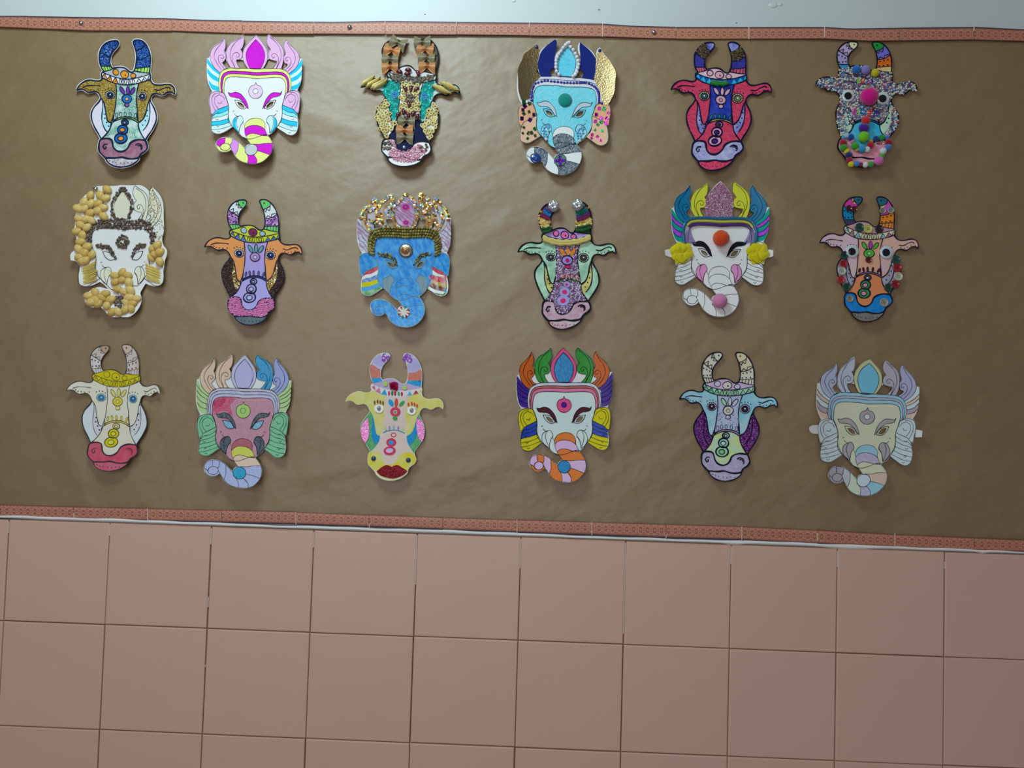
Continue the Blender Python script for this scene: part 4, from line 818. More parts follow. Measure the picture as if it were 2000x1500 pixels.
# --- row 1, pom-pom cow
M = cow('cow mask covered in tiny coloured beads with pom-poms and a large pink pom-pom', (1580,65), SC,
    [(68,550),(1125,605),(480,88),(695,90),(575,410),(410,650),(770,680),(600,690),(550,1110),(305,1150),(850,1180),(570,1400),(285,890),(935,890),(430,350),(690,385)],
    dict(hl=[m('#e2e2b8'), m('#b9a8cc'), m('#a79cc6'), m('#4a86b8')], hr=[m('#2f8f46'), m('#7470c8'), m('#e0703a'), m('#e0c08c')], crown=m('#7c8aa0'), band=m('#8c94a8'), face=m('#8a90a4'), bridge=m('#7d86a0'), arc=m('#1b6f96'),
         snout=m('#45b4dc','wash','#62c2e2'), jaw=m('#8f96a4'), jin=m('#b8dcc4'), muz=m('#d490a4','wash','#e0a8b8'), chin=m('#d898a8','wash','#e2b0bc')),
    ink=10, seed=6, skip=('band','ear','ticks','nos','jaw'), curl=(8,3,3), expand=.2)
M.dots([(845,830),(838,890),(815,940),(385,870),(400,960)], 9)
be = [m(c_, 'food') for c_ in ('#8d4a66','#efe6cc','#5a8ccc','#e0b0c4','#f0e0ac','#74b4c4','#3c4a86','#f1eef2','#b0607a','#f3eee4')]
M.scatter('seed_beads', [(345,400),(480,375),(600,365),(700,400),(890,425),(895,500),(940,552),(1060,545),(1130,600),(1130,655),(1050,640),(1000,665),(905,650),(880,720),(935,860),(935,960),(830,1130),(790,1090),(860,930),(870,800),(840,720),(700,600),(480,610),(350,650),(320,630),(230,612),(95,573),(140,505),(230,475),(335,490)], be, 3.9, 'bead', 2.0, keep=.97)
M.scatter('seed_beads', [(345,660),(480,640),(505,700),(480,880),(440,960),(415,940),(370,800),(360,900),(390,1050),(345,1120),(280,1010),(250,900),(275,800)], be, 3.9, 'bead', 2.0, keep=.97, seed=5)
M.scatter('seed_beads', [(500,600),(740,600),(745,720),(850,715),(838,800),(805,900),(735,940),(700,880),(500,880),(480,850)], be, 4.0, 'bead', 2.0, keep=.9, seed=6)
M.scatter('seed_beads', [(690,1170),(800,1165),(790,1215),(700,1215)], be, 3.6, 'bead', 1.5, keep=.8, seed=8)
M.zm = True
def pomp(x, y, r, c_): M.put('pompom', 'pom', x, y, m(c_, 'fuzz'), (round(r/5.36/.95, 1),), rot=rnd.uniform(0, 360), off=.8)
for x, y, r, c_ in ((480,395,42,'#2f6fc0'),(575,400,45,'#8f86c8'),(675,430,40,'#d2c62c'),(598,690,88,'#d6148a'),(580,925,42,'#e83a3c'),(548,1003,42,'#4a1f92'),(568,1003,44,'#4a1f92'),(552,1102,54,'#7cc83c'),
    (385,1080,28,'#a8c8ea'),(355,1098,20,'#5a9ad8'),(425,1095,32,'#1c4a94'),(450,1140,20,'#e47ab4'),(640,1135,20,'#e6d44a'),(690,1112,30,'#1f3f8c'),(750,1102,30,'#2f9a44'),(805,1100,26,'#4a7ec8'),(345,1158,36,'#a31c34'),(350,1208,36,'#3f9a34'),(385,1243,30,'#e3c93a'),(405,1285,34,'#232a66'),(412,1335,30,'#a3243a'),(430,1380,30,'#e0c832'),(487,1372,30,'#5a86cc'),(535,1378,22,'#8f2c52'),(580,1385,28,'#dfe2ee'),(635,1380,30,'#44a04a'),(712,1348,46,'#e272b8'),(748,1295,28,'#5cae54'),(762,1243,34,'#dfe6ee'),(815,1203,32,'#4a80cc'),(820,1150,34,'#a01c30'),(468,1190,36,'#48a83c'),(492,1222,22,'#d2c04a'),(540,1222,36,'#3f9ad0'),(598,1226,30,'#d9ecf6'),(630,1180,34,'#b8203a'),(650,1165,20,'#8f1c34')): pomp(x, y, r, c_)
for x, y, r in ((408,655,66),(770,683,68)):
    M.put('googly_eye', 'disc', x, y, m('#d9e6ea','jewel'), (round(r/5.36, 1), 2.6), off=1.0); M.put('pupil', 'disc', x, y, m('#0b0b10','jewel'), (round(r*.6/5.36, 1), 1.0), off=3.8)
for P, c_ in (([(505,465),(540,475),(535,525),(500,525)],'#8cd04a'),([(550,465),(588,465),(575,525),(545,520)],'#e8442c'),([(620,485),(655,490),(650,535),(620,530)],'#a84aa8'),([(655,485),(690,495),(690,530),(655,535)],'#3c3c9a'),([(600,540),(630,545),(615,595),(580,580)],'#7cc83c'),([(665,565),(705,560),(695,600),(655,600)],'#e8343c'),([(490,545),(550,600),(520,610),(495,580)],'#3a5c94'),
    ([(452,785),(490,790),(500,870),(470,865)],'#c83c9a'),([(502,785),(530,785),(538,860),(505,855)],'#8fd24a'),([(540,785),(605,785),(600,860),(545,860)],'#2a6fae'),([(625,785),(665,790),(645,870),(605,860)],'#ee4628'),([(690,790),(745,800),(720,860),(665,880)],'#3a3c9c')): M.fill('felt_scrap', P, m(c_, 'fuzz'), 12, smooth=False)
M.zm = False; M.finish()
# --- row 2, shell pasta elephant
EO = [(330,75),(400,72),(410,72),(555,70),(600,64),(640,64),(725,65),(800,65),(850,90),(893,135),(915,78),(990,160),(1020,230),(1030,400),(1032,520),(1015,620),(1035,680),(1060,710),(1062,760),(1040,830),(1030,960),(1020,1050),(975,1078),(900,1070),(850,1050),(820,1100),(795,1150),(808,1210),(790,1280),(740,1350),(680,1388),(600,1388),(500,1385),(430,1320),(390,1290),(300,1290),(245,1240),(240,1180),(290,1130),(370,1095),(480,1115),(430,1060),(390,1035),(290,1075),(230,1080),(185,1060),(178,980),(185,870),(150,830),(95,815),(95,760),(150,700),(155,610),(130,520),(140,460),(150,330),(190,230),(260,150),(330,130)]
cr = m('#e3ddc6','crayon','#ecebe2')
M = eleph('white elephant mask covered in yellow pasta shells with brown lentil headband and eyebrows', (120,350), 5.174,
    [(625,65),(510,70),(745,65),(345,75),(915,78),(150,330),(1030,330),(622,635),(480,780),(770,775),(225,1078),(960,1078),(240,1210),(590,1240),(620,1390),(805,1220),(150,740),(1045,740)],
    dict(f4=m('#e2dcc4','crayon','#ecebe4'), f5=cr, f3=None, f3i=m('#d9d2bc','crayon','#e8e6dc'), tusk=m('#e4dfc4','crayon','#ecebe4'), face=m('#e6ecf6')), ink=3.5, seed=7, holes=False, out=EO, skip=('curls2','earl','low'), curl=(12,6,2))
M.fill('eye', LNL, m('#dfe8f2'), 4, 5); M.fill('eye', LNR, m('#dfe8f2'), 4, 5); 
M.scatter('sand_grains', FR2, [m('#c9b27a','food'), m('#e2d6aa','food')], 3.2, 'grain', 1.0, keep=.55)
M.scatter('sand_grains', [(1000,380),(1040,320),(1050,560),(960,660),(930,560),(950,460)], [m('#c9b27a','food'), m('#e2d6aa','food')], 3.2, 'grain', 1.0, keep=.4)
lt = [m('#6a574c','food'), m('#7d695c','food'), m('#54453c','food')]
M.scatter('lentils', hb(-.05)+list(reversed(hb(1.0))), lt, 4.4, 'bead', 2.6, keep=.97); M.scatter('lentils', FC, lt, 4.4, 'bead', 2.6, holes=[[(x*.78+555*.22, y*.80+290*.20) for x, y in FC]], keep=.97)
M.scatter('lentils', BRL, lt, 4.0, 'bead', 2.5); M.scatter('lentils', BRR, lt, 4.0, 'bead', 2.5); M.scatter('lentils', ell(562,640,72,76), lt, 4.2, 'bead', 2.5, holes=[ell(560,636,20,24)])
M.zm = True; M.scatter('lentils', [(550,1170),(640,1185),(620,1240),(610,1305),(545,1290),(540,1230)], lt, 4.6, 'bead', 2.6)
ye = [m('#dcb968','food'), m('#e2c276','food'), m('#d6b160','food')]
for x, y in ((470,110),(300,165),(400,170),(455,195),(235,235),(305,250),(375,250),(175,300),(240,300),(430,290),(380,320),(300,345),(180,400),(255,405),(310,420),(435,380),(200,465),(265,490),(160,530),(220,570),(200,635),(270,685),(180,710),(240,750),(315,765),(185,790),(245,825),(210,830),(975,670),(930,700),(1000,740),(950,765),(915,795),(1000,840),(620,945),(545,975),(675,975),(620,1020),(550,1040),(690,1050),(575,1115),(640,1140),(705,1130),(690,1200),(765,1210),(660,1250),(725,1260),(650,1320),(710,1310),(580,1345),(515,1345),(465,1280),(505,1220),(450,1160),(415,1200),(350,1150),(280,1180),(310,1245),(355,1225),(380,1262)):
    M.put('pasta_shell', 'shell', x, y, rnd.choice(ye), (), rnd.uniform(-70, 70), rnd.uniform(1.3, 1.5), off=.6)
for k in range(15): M.put('spaghetti_stick', 'stick', 275+rnd.uniform(-8, 8)+(8 if k > 5 else 0), 870+k*12.5, m('#dcc268','food'), (round(30+3.5*math.sin(k), 0), 1.15), -22+rnd.uniform(-5, 5)-(8 if k < 4 else 0), 1, off=.5+.4*(k % 2))
for k in range(13): M.put('spaghetti_stick', 'stick', 935+rnd.uniform(-6, 6), 890+k*12, m('#dcc268','food'), (round(32+3*math.sin(k*2), 0), 1.15), 20+rnd.uniform(-5, 5), 1, off=.5+.4*(k % 2))
M.zm = False; M.finish()
# --- row 2, orange ears cow
oc = m('#e0935c','flat','#e8a878'); lv = m('#b49ad6','wash','#a9a6de'); cp_ = m('#7d4f9e','sponge','#c9a0cc')
M = cow('cow mask with orange ears, lilac forehead, pink seeded muzzle and grey chin', (385,375), 5.555,
    [(80,597),(1135,680),(505,85),(710,80),(603,437),(455,665),(795,685),(628,705),(570,1145),(335,1210),(842,1230),(590,1442),(268,900),(942,900),(470,375),(715,405)],
    dict(hl=[m('#6fbf72'), m('#d9e4ee'), cp_, m('#78c078')], hr=[m('#6fbf72'), m('#d9e4ee'), cp_, m('#78c078')], crown=m('#c8cc4a','wash','#b9c470'), band=m('#c3c646','flat'), tri=[m('#5f7fb8')]*3+[m('#5f86c0')]*3, circ=[m('#9fb4c6'), m('#7a2c52'), m('#9fb4c6')],
         face=oc, bridge=lv, arc=m('#2f3f8a'), snout=m('#a9a4dc','wash','#b8a6dc'), petal=[m('#3a8a86','sponge','#9cc0c0')]*3, flower=(m('#a07ab4','sponge','#c0a6cc'), m('#c9b4dc'), None), row=[m('#6a5c9c')]*5,
         rings=[(m('#8a7ab8','sponge','#b8a8d8'), m('#a8b0d8'))]*3, jaw=m('#4d3a34'), jin=m('#b99b5a','glitter','#e8dca0'), muz=m('#e482b4'), chin=m('#5a6470','paint','#6c7884'), eyes=[(50,'#1d2350','#cfd8ee'),(54,'#1d2350','#cfd8ee')]),
    ink=9, inkcol='#20203f', seed=8, curl=(12,5,3))
for P in (JAWL, JAWR): M.scatter('brown_seeds', P, [m('#4e3832','food'), m('#6b5048','food'), m('#3a2a26','food')], 2.6, 'bead', 1.35, holes=[JINL if P is JAWL else JINR])
M.scatter('pink_seeds', MUZ, [m('#f08cc8','food'), m('#f6a4d6','food'), m('#e878b8','food')], 2.8, 'grain', 1.3, fixrot=20)
for P in (LH[2], RH[2]): M.scatter('glitter_flakes', P, [m('#5a2a86'), m('#d8a6c8')], 3.4, 'chip', 1.3, keep=.5)
for P in (JINL, JINR): M.scatter('glitter_flakes', P, [m('#a8823c','foil'), m('#e6e0c0','foil'), m('#7d5c2c','foil')], 3.2, 'chip', 1.3, keep=.7)
M.finish()
# --- row 2, bright blue elephant with sequins
bp = m('#1579c8','paint','#6cc0f0'); pp = m('#c9c6d6','print','#b98fb4')
M = eleph('bright blue elephant mask with sequin-edged crown, paisley wings and grey tusks', (680,365), 5.173,
    [(580,68),(440,70),(735,58),(270,105),(888,105),(95,330),(1035,315),(582,645),(430,785),(725,785),(195,1095),(930,1100),(228,1210),(560,1265),(590,1415),(772,1250),(112,770),(1025,790)],
    dict(band=[m('#6a6230')]*3, wing=[pp]*5, f1=m('#c4bfc4','wash','#b8a898'), f2=m('#8a6c4c','wash','#c9b9a8'), f3=pp, f3i=m('#cdb4cc','print','#b884ac'), f4=m('#8a6c4c','wash','#a88c6c'), f5=m('#c0b8bc','wash','#a08c78'), face=bp, trunk=[bp], ear=bp,
         low=[m('#b8364c','paint','#d8808c'), m('#d8e0ea'), m('#2b63b0','paint'), m('#c3bc3c'), m('#5a9ac8'), m('#2f8a3c','paint')], tusk=m('#7d929c')),
    ink=3.5, seed=9, skip=('wing','low','um','outline','curls','smile','earl'), curl=(16,8,5))
for l in ([(300,1205)] and []): pass
M.inkm = mat('#a9b4a8', 'ink')
sq = [m('#b8a48c','foil'), m('#c98a4c','foil'), m('#6fa8a0','foil'), m('#8a98d0','foil'), m('#a87c48','foil'), m('#c8c060','foil'), m('#7a5a3c','foil'), m('#8c6a44','foil')]
def seqline(P, n=2): 
    q = smooth_line(M.px(P), False, 3.6); R = random.Random(len(P)); pts = np.concatenate([q+np.array([R.uniform(-1, 1)+k*3.2-1.6, R.uniform(-1, 1)]) for k in range(n)]); M.grains('sequins', pts, sq, 'sequin', 2.3, 1.2, R)
for P in ([(228,100),(180,170),(140,220),(115,280),(108,320)], [(240,120),(235,220),(150,260),(160,360),(210,440),(240,460)], [(425,60),(360,110),(300,160),(270,220),(275,300),(290,370),(330,400)], [(430,90),(420,180),(350,230),(400,290)], [(300,260),(330,360),(370,400)], [(555,52),(500,120),(445,190),(432,270),(450,350),(485,400)], [(560,60),(620,110),(665,200),(680,280),(660,360),(635,400)],
          [(705,58),(770,100),(830,160),(852,230),(850,320),(825,395)], [(700,80),(720,170),(760,250),(740,310),(790,300),(800,380)], [(770,150),(800,230),(810,330)], [(885,95),(940,150),(985,200),(1018,260),(1025,320)], [(875,130),(900,220),(960,270),(970,330),(930,400),(900,430)], [(880,280),(890,330),(900,390)]): seqline(P, 2)
M.scatter('sequins', [(130,330),(250,330),(300,400),(230,450),(170,400)], sq, 4.6, 'sequin', 2.2, keep=.7)
ol = [m('#8a7e40','food'), m('#a3964e','food'), m('#6c6230','food')]
for t in (.05, .36, .67, .97): q = smooth_line(M.px(hb(t)), False, 4.4); M.grains('olive_beads', q, ol, 'bead', 2.9, .9, random.Random(int(t*100)))
for P in (BRL, BRR): M.scatter('olive_beads', P, ol+[m('#3c3a20','jewel')], 3.6, 'grain', 2.1)
for P in (HLL, HLR): M.line(P, 9, True)
for k in (1,2,3,4,5,6,7): M.line(TR[k][:5], 3)
for cx, cy, rr in ((560,190,48),(565,350,36)):
    for q in (1, .66, .34): M.fill('printed_rose', ell(cx, cy, rr*q, rr*q*.85, 20*q), m(('#a8488c','#8a2c70','#b860a0')[int(q*2.9)]), 3+int((1-q)*3))
M.zm = True
M.put('silver_jewel', 'cone', 582, 645, m('#b9a48a','foil'), (13.6, 5.0), off=1.2); M.put('orange_gem', 'dome', 580, 645, m('#c46f22','jewel'), (5.4, 5.6), off=3)
M.fill('star_cap', [p for k in range(10) for p in [(562+math.cos(k*PI/5)*66, 1265+math.sin(k*PI/5)*66), (562+math.cos(k*PI/5+.31)*42, 1265+math.sin(k*PI/5+.31)*42)]], m('#e8e2dc','jewel'), 10, smooth=False)
for k in range(8): a = k*PI/4+.3; M.fill('cap_flute', [(562+math.cos(a-.12)*25, 1265+math.sin(a-.12)*25), (562+math.cos(a-.2)*62, 1265+math.sin(a-.2)*62), (562+math.cos(a+.2)*62, 1265+math.sin(a+.2)*62)], m(['#b8562c','#8a2238','#1f7a5a','#9c3c20'][k % 4]), 11, smooth=False)
M.fill('maroon_patch', [(812,895),(840,890),(835,935),(815,945)], m('#9c1c5c','paint'), 6); 
M.fill('ear_patch', [(850,895),(930,905),(990,905),(992,985),(930,965),(840,945)], m('#c02c3c','paint'), 5, smooth=False); M.fill('ear_patch', [(840,945),(930,965),(992,985),(990,1020),(910,1000),(830,970)], m('#b08a34','paint'), 6, smooth=False); M.fill('ear_patch', [(828,970),(910,1000),(988,1022),(980,1055),(880,1040),(812,1005)], m('#6c3028','paint'), 7, smooth=False); M.fill('ear_patch', [(812,1005),(880,1040),(978,1060),(960,1085),(870,1072),(812,1035)], m('#e4e8e6','paint'), 8, smooth=False)
M.zm = False; M.inkm = mat('#7f9a9c', 'ink'); M.finish()
# --- row 2, green cow with silver horn tips
lg = m('#b9d9c4','wash','#7fae90'); pbd = [m('#7d5688','food'), m('#b496c0','food'), m('#e6dcea','food'), m('#94689a','food'), m('#c8b0cc','food')]; mm = m('#9c9ad0')
M = cow('pale green cow mask with silver foil balls on the horn tips and purple beaded nose', (995,380), 5.555,
    [(92,625),(1152,640),(490,90),(740,75),(600,437),(447,680),(803,683),(627,713),(585,1150),(358,1230),(880,1230),(600,1460),(275,890),(970,910),(470,385),(700,410)],
    dict(hl=[m('#5a7a8a'), m('#6a2c3c'), m('#e0b85c'), m('#1c4a28')], hr=[m('#4a6a7a'), m('#6a2c4c'), m('#e0b85c'), m('#1c4a28')], crown=m('#ad93d4'), band=m('#dfbb62'), circ=[m('#d86aa8')]*3, face=lg, bridge=m('#8d6f9c'), arc=m('#6fc24a'), snout=m('#8d6f9c'),
         petal=[m('#f08434')]*3, flower=(m('#9a86cc'), m('#d02c66'), m('#d0305c')), row=[None]*5, rings=[(mm, m('#d0386a'))]*3, jaw=lg, jin=m('#d6cf8c','wash','#a89c50'), muz=m('#b88894','sponge','#d6c0d4'), chin=m('#b4848c','sponge','#dccbd8'), eyes=[(50,'#2a3436','#dfeae4'),(54,'#3a3428','#dfeae4')]) if False else
    dict(hl=[m('#5a7a8a'), m('#6a2c3c'), m('#e0b85c'), m('#1c4a28')], hr=[m('#4a6a7a'), m('#6a2c4c'), m('#e0b85c'), m('#1c4a28')], crown=m('#ad93d4'), band=m('#dfbb62'), circ=[m('#d86aa8')]*3, face=lg, bridge=m('#8d6f9c'), arc=m('#6fc24a'), snout=m('#8d6f9c'),
         jaw=lg, jin=m('#d6cf8c','wash','#a89c50'), muz=m('#b88894','sponge','#d6c0d4'), chin=m('#b4848c','sponge','#dccbd8'), eyes=[(50,'#2a3436','#dfeae4'),(54,'#3a3428','#dfeae4')]),
    ink=12, seed=10, skip=('zig','horndots','ticks','band'), curl=(9,4,3), expand=.2)
keep_out = [ell(612,692,60,52), ell(612,762,28,24), ell(588,958,40,36), ell(563,1038,60,55), ell(547,1130,70,58)]
M.scatter('purple_beads', BRIDGE, pbd, 3.5, 'grain', 1.75, holes=keep_out[:2]); M.scatter('purple_beads', SNOUT, pbd, 3.5, 'grain', 1.75, holes=keep_out[2:])
for x, y, r in ((566,600,-30),(630,598,5),(685,607,38)): M.fill('petal', ell(x, y, 19, 44, r), m('#f08434'), 12, 0)
M.fill('flower', ell(612,692,58,50), m('#9a86cc'), 12, 9); M.fill('flower_centre', ell(614,694,18), m('#d02c66'), 14, 4); M.fill('flower_bud', ell(612,762,26,20), m('#d0305c'), 13, 4)
for x, y, a, b, i in ((588,958,36,31,17),(563,1038,56,50,27),(547,1130,66,54,30)): M.fill('snout_ring', ell(x, y, a, b), mm, 12, 0); M.fill('ring_centre', ell(x-3, y+2, i, i*.85), m('#d0386a'), 14, 0)
for x, y, r in ((545,868,-8),(590,866,0),(645,872,8),(703,885,25)): M.fill('petal', ell(x, y, 9, 22, r), m('#f08a5c'), 12)
cr_ = m('#ecce84','fuzz')
for P in (LH[2], RH[2], ): M.scatter('crepe_paper', P, [m('#e0b85c','food'), m('#ecd086','food')], 3.6, 'grain', 2.6, el=1.8)
M.tube('crepe_roll', [(352,432),(420,464),(500,486),(600,494),(700,490),(800,476),(888,448)], 4.2, cr_, twist=.9); M.tube('crepe_roll', [(358,455),(420,485),(500,508),(600,517),(700,512),(800,495),(885,468)], 4.2, cr_, off=.6, twist=.8)
for P, c_ in (([(345,350),(395,352),(440,340)],'#164a24'),([(352,378),(400,380),(450,362)],'#1d5a2c'),([(742,345),(815,340),(886,325)],'#164a24'),([(736,372),(815,372),(886,352)],'#1d5a2c'),([(352,195),(395,225),(440,258)],'#8a1f3c'),([(375,175),(410,205),(450,232)],'#5a2a6a'),([(400,140),(430,190),(462,212)],'#2a7cc0'),([(362,170),(378,150)],'#c08a2c'),([(415,120),(440,165),(478,190)],'#1f4a8c'),([(735,270),(810,250),(868,215)],'#7a1f4c'),([(730,245),(800,225),(858,195)],'#5a2a72'),([(725,215),(780,205),(840,170)],'#1f6a6a'),([(718,190),(770,180),(825,150)],'#2a7a74'),([(835,135),(850,150)],'#b8862c')): M.tube('twisted_yarn', P, 3.0, m(c_, 'fuzz'), twist=1.3)
M.zm = True
for x, y in ((478,135),(738,125)):
    o = M.put('foil_ball', 'crumple', x, y, m('#e4ecf4','foil'), (11.0,), off=1.0)
M.zm = False; M.finish()
# --- row 2, yellow flower elephant
tq = m('#1f6f9c','paint','#2a80ac'); yw = m('#cfd04a','flat','#d8da6c'); wf = m('#e3eaf4'); tg = m('#1f9a8c'); vi = m('#a44fd0')
M = eleph('white-faced elephant mask with yellow flower ears and an orange pom-pom on the forehead', (1290,345), 5.265,
    [(617,50),(480,55),(765,50),(300,90),(950,88),(115,325),(1118,318),(607,650),(450,785),(760,790),(205,1108),(975,1118),(232,1230),(590,1285),(630,1440),(805,1260),(140,790),(1085,790)],
    dict(wing=[tg, vi, tg, vi, tg], f1=tq, f2=yw, f4=yw, f5=tq, face=wf, trunk=[wf], ear=m('#e1e9f2'), low=[m('#dfe8f2')], tusk=m('#d98ac0','crayon','#e8aed6'), brow=m('#14141f')),
    ink=4, seed=11, skip=('earl',), curl=(12,7,4))
M.zm = True
M.fill('glitter_flame', [(617,52),(660,90),(710,160),(745,220),(740,330),(742,412),(455,412),(465,330),(470,220),(520,150),(570,95)], m('#a8648c','glitter','#f4e6f2'), 6)
M.scatter('glitter_flakes', [(617,80),(735,220),(735,405),(465,405),(475,230)], [m('#f2e8f0'), m('#c88ab0')], 5, 'chip', .9, keep=.35)
M.zm = False
M.tube('quilled_roll', hb(.12), 2.9, m('#1c6f9c','jewel')); M.tube('quilled_roll', hb(.48)[3:-3], 2.8, m('#c9c64c','jewel')); M.tube('quilled_roll', hb(.82)[3:-3], 2.6, m('#4a2a86','jewel'))
for P in (hb(.12),): M.line(P, 4)
M.fill('tulle', [(245,530),(262,520),(290,620),(330,690),(240,680),(190,660),(205,610)], m('#7d5cb0','tulle'), 14); M.fill('tulle', mir([(245,530),(262,520),(290,620),(330,690),(240,680),(190,660),(205,610)]), m('#6c4aa4','tulle'), 14)
M.zm = True
yy = m('#e0d222','fuzz')
for cx, cy in ((215,775),(1000,780)):
    M.fill('flower_back', [(cx-85,cy-70),(cx+75,cy-75),(cx+80,cy+20),(cx+60,cy+105),(cx-60,cy+125),(cx-78,cy+60)], m('#d8cc26','fuzz'), 5)
    for a, r_ in ((200,62),(260,50),(325,60),(20,62),(95,52),(150,55)): M.put('petal', 'petal', cx+math.cos(math.radians(a))*r_, cy+math.sin(math.radians(a))*r_*.9, yy, (11.0,), a, 1, off=1.5+.9*(a % 3))
M.put('pompom', 'pom', 607, 650, m('#ff5618','fuzz'), (15.6,)); M.put('pompom', 'pom', 594, 1288, m('#e58cb8','fuzz'), (14.2,), 40)
M.zm = False
tab(M, [(45,755),(85,745),(130,750),(130,830),(85,822),(48,805)]); tab(M, [(1090,745),(1160,755),(1160,815),(1130,830),(1085,832)])
M.finish()
# --- row 2, button cow
fa = m('#d3b9cc','wash','#e0c0b8'); pe_ = m('#d9a48c','crayon','#e3b8a4')
M = cow('cow mask with googly eyes, blue muzzle and red, green and white buttons down the cheeks', (1590,370), 5.555,
    [(62,580),(1130,640),(490,80),(715,80),(585,430),(412,672),(783,682),(597,690),(542,1127),(330,1190),(850,1210),(590,1435),(250,890),(940,890),(450,355),(690,400)],
    dict(hl=[m('#2f6478'), m('#c64a9c'), m('#2a82b0'), m('#4a4668')], hr=[m('#2f6478'), m('#c05ab0'), m('#e0853c'), m('#d98c54')], crown=m('#c8a0a8','wash','#b98a98'), band=m('#d9d2b8'), tri=[m('#9cc6d8'), m('#a88a8c'), m('#9cc6e0'), m('#9cc6e0'), m('#c0949c'), m('#d8d27c')],
         face=(fa, m('#dfb09c','wash','#d3b9cc')), bridge=pe_, arc=m('#7a6c92'), snout=m('#d98458','crayon','#e3a07c'), petal=[m('#5cae4c'), m('#b44cb0'), m('#5cae4c')], flower=(m('#5cae4c'), m('#9ccf9c'), None), row=[m('#4a1f3c')]*5,
         rings=[(m('#3f6a5c'), m('#d0d8d4')), (m('#3f8a54'), m('#d88aa8')), (m('#3f8a54'), m('#d88aa8'))], jaw=m('#8f8a9c'), jin=m('#a6a4b8','wash','#8c8ca4'), muz=m('#1f7cc8','paint','#3c94d8'), chin=m('#6c6a66','sponge','#8c8a84')),
    ink=9, inkcol='#231a30', seed=12, skip=('zig','nos'), curl=(9,4,3), expand=.8)
M.line([(430,82),(445,130),(470,120),(488,160)], 5); M.fill('horn_triangle', [(455,95),(432,130),(468,120)], m('#d8d070'), 3, smooth=False); M.fill('horn_triangle', [(468,125),(455,155),(492,160)], m('#d8d070'), 3, smooth=False); M.fill('horn_triangle', [(735,182),(755,210),(790,162)], m('#d8d070'), 3, smooth=False)
M.zm = True
def but(x, y, r, c_, holes=True):
    o = M.put('button', 'button', x, y, m(c_, 'jewel'), (round(r/5.555, 1),), rnd.uniform(0, 90), off=1.0)
    if holes:
        for a, b in ((1,1),(1,-1),(-1,1),(-1,-1)): M.sub(o, 'button_hole', 0, m('#14120f','ink'), (), 0) if False else link('button_hole', solid_mesh('disc', m('#181512','ink'), (.8, .5)), o, (a*.0015, -.0012, b*.0015))
for x, y, r, c_ in ((325,715,46,'#1c3f3a'),(318,810,44,'#a8182c'),(300,885,46,'#b9c0b4'),(290,980,42,'#b8242c'),(352,1062,46,'#1c4a3c'),(888,765,48,'#1f4f46'),(900,852,50,'#a01a2c'),(912,945,48,'#c2c2aa'),(878,1030,46,'#98182a'),(803,1065,46,'#1a4638'),(490,415,50,'#1c4744'),(583,428,50,'#cfcb74'),(703,432,46,'#2c1a2c'),(590,763,36,'#6a1c24'),(387,1187,38,'#9a9484'),(757,1228,48,'#a3a094'),(375,205,34,'#4a1522'),(435,215,34,'#5a1c24'),(743,232,34,'#8d928c'),(830,228,36,'#9aa09a')): but(x, y, r, c_)
for x, y, r in ((412,672,70),(783,682,72)):
    M.put('googly_eye', 'disc', x, y, m('#cfe0ea','jewel'), (round(r/5.555, 1), 2.6), off=1.0); M.put('pupil', 'disc', x-2, y+2, m('#0b0b10','jewel'), (round(r*.58/5.555, 1), 1.0), off=3.8)
M.zm = False; M.finish()
# --- row 3, plain cow
iv = m('#e2ddcb','flat','#e6e2d4'); hn = m('#cfc0b8','wash','#d6ccd0'); yo = m('#cfc02c','flat','#d8cc4c'); lw_ = m('#dcc75c')
M = cow('cream cow mask with a yellow crown, blue eyes and rose pink muzzle', (110,660), 5.557,
    [(107,573),(1125,615),(540,82),(745,70),(645,422),(487,647),(832,660),(665,690),(597,1130),(340,1210),(882,1240),(580,1445),(278,890),(983,900),(510,355),(745,390)],
    dict(hl=[m('#b79c88'), hn, m('#cdb8b0','wash'), m('#d3c8c8')], hr=[m('#cbb4a4'), hn, m('#cbb4ac','wash'), m('#cfc0bc')], crown=yo, band=yo, circ=[yo]*3, face=iv, bridge=iv, arc=lw_, snout=m('#ddd5c4','flat'), petal=[m('#d8c87c')]*3, flower=(m('#d6c456'), m('#d8cc7c'), m('#d9cf90')), row=[lw_]*5,
         rings=[(m('#dccd84'), m('#e0d6a0')), (m('#cfc23c'), m('#d6cb5c')), (m('#cfc43c'), m('#d8d06c'))], jaw=m('#d2dbec','flat'), jin=m('#d0cdd8'), muz=m('#c9566c','wash','#cf6c80'), chin=m('#c6607a','wash','#cc7488'), eyes=[(48,'#3c7aa8','#a9cbe0'),(50,'#2f6c9c','#a9cbe0')]),
    ink=5, inkcol='#3a3a42', seed=13, curl=(10,8,2), expand=.5)
M.lw = 10; M.line(JAWL[:8]+[(348,1133)], 10); M.line(JAWR[1:9], 10); M.line(MUZ, 11, True); M.finish()
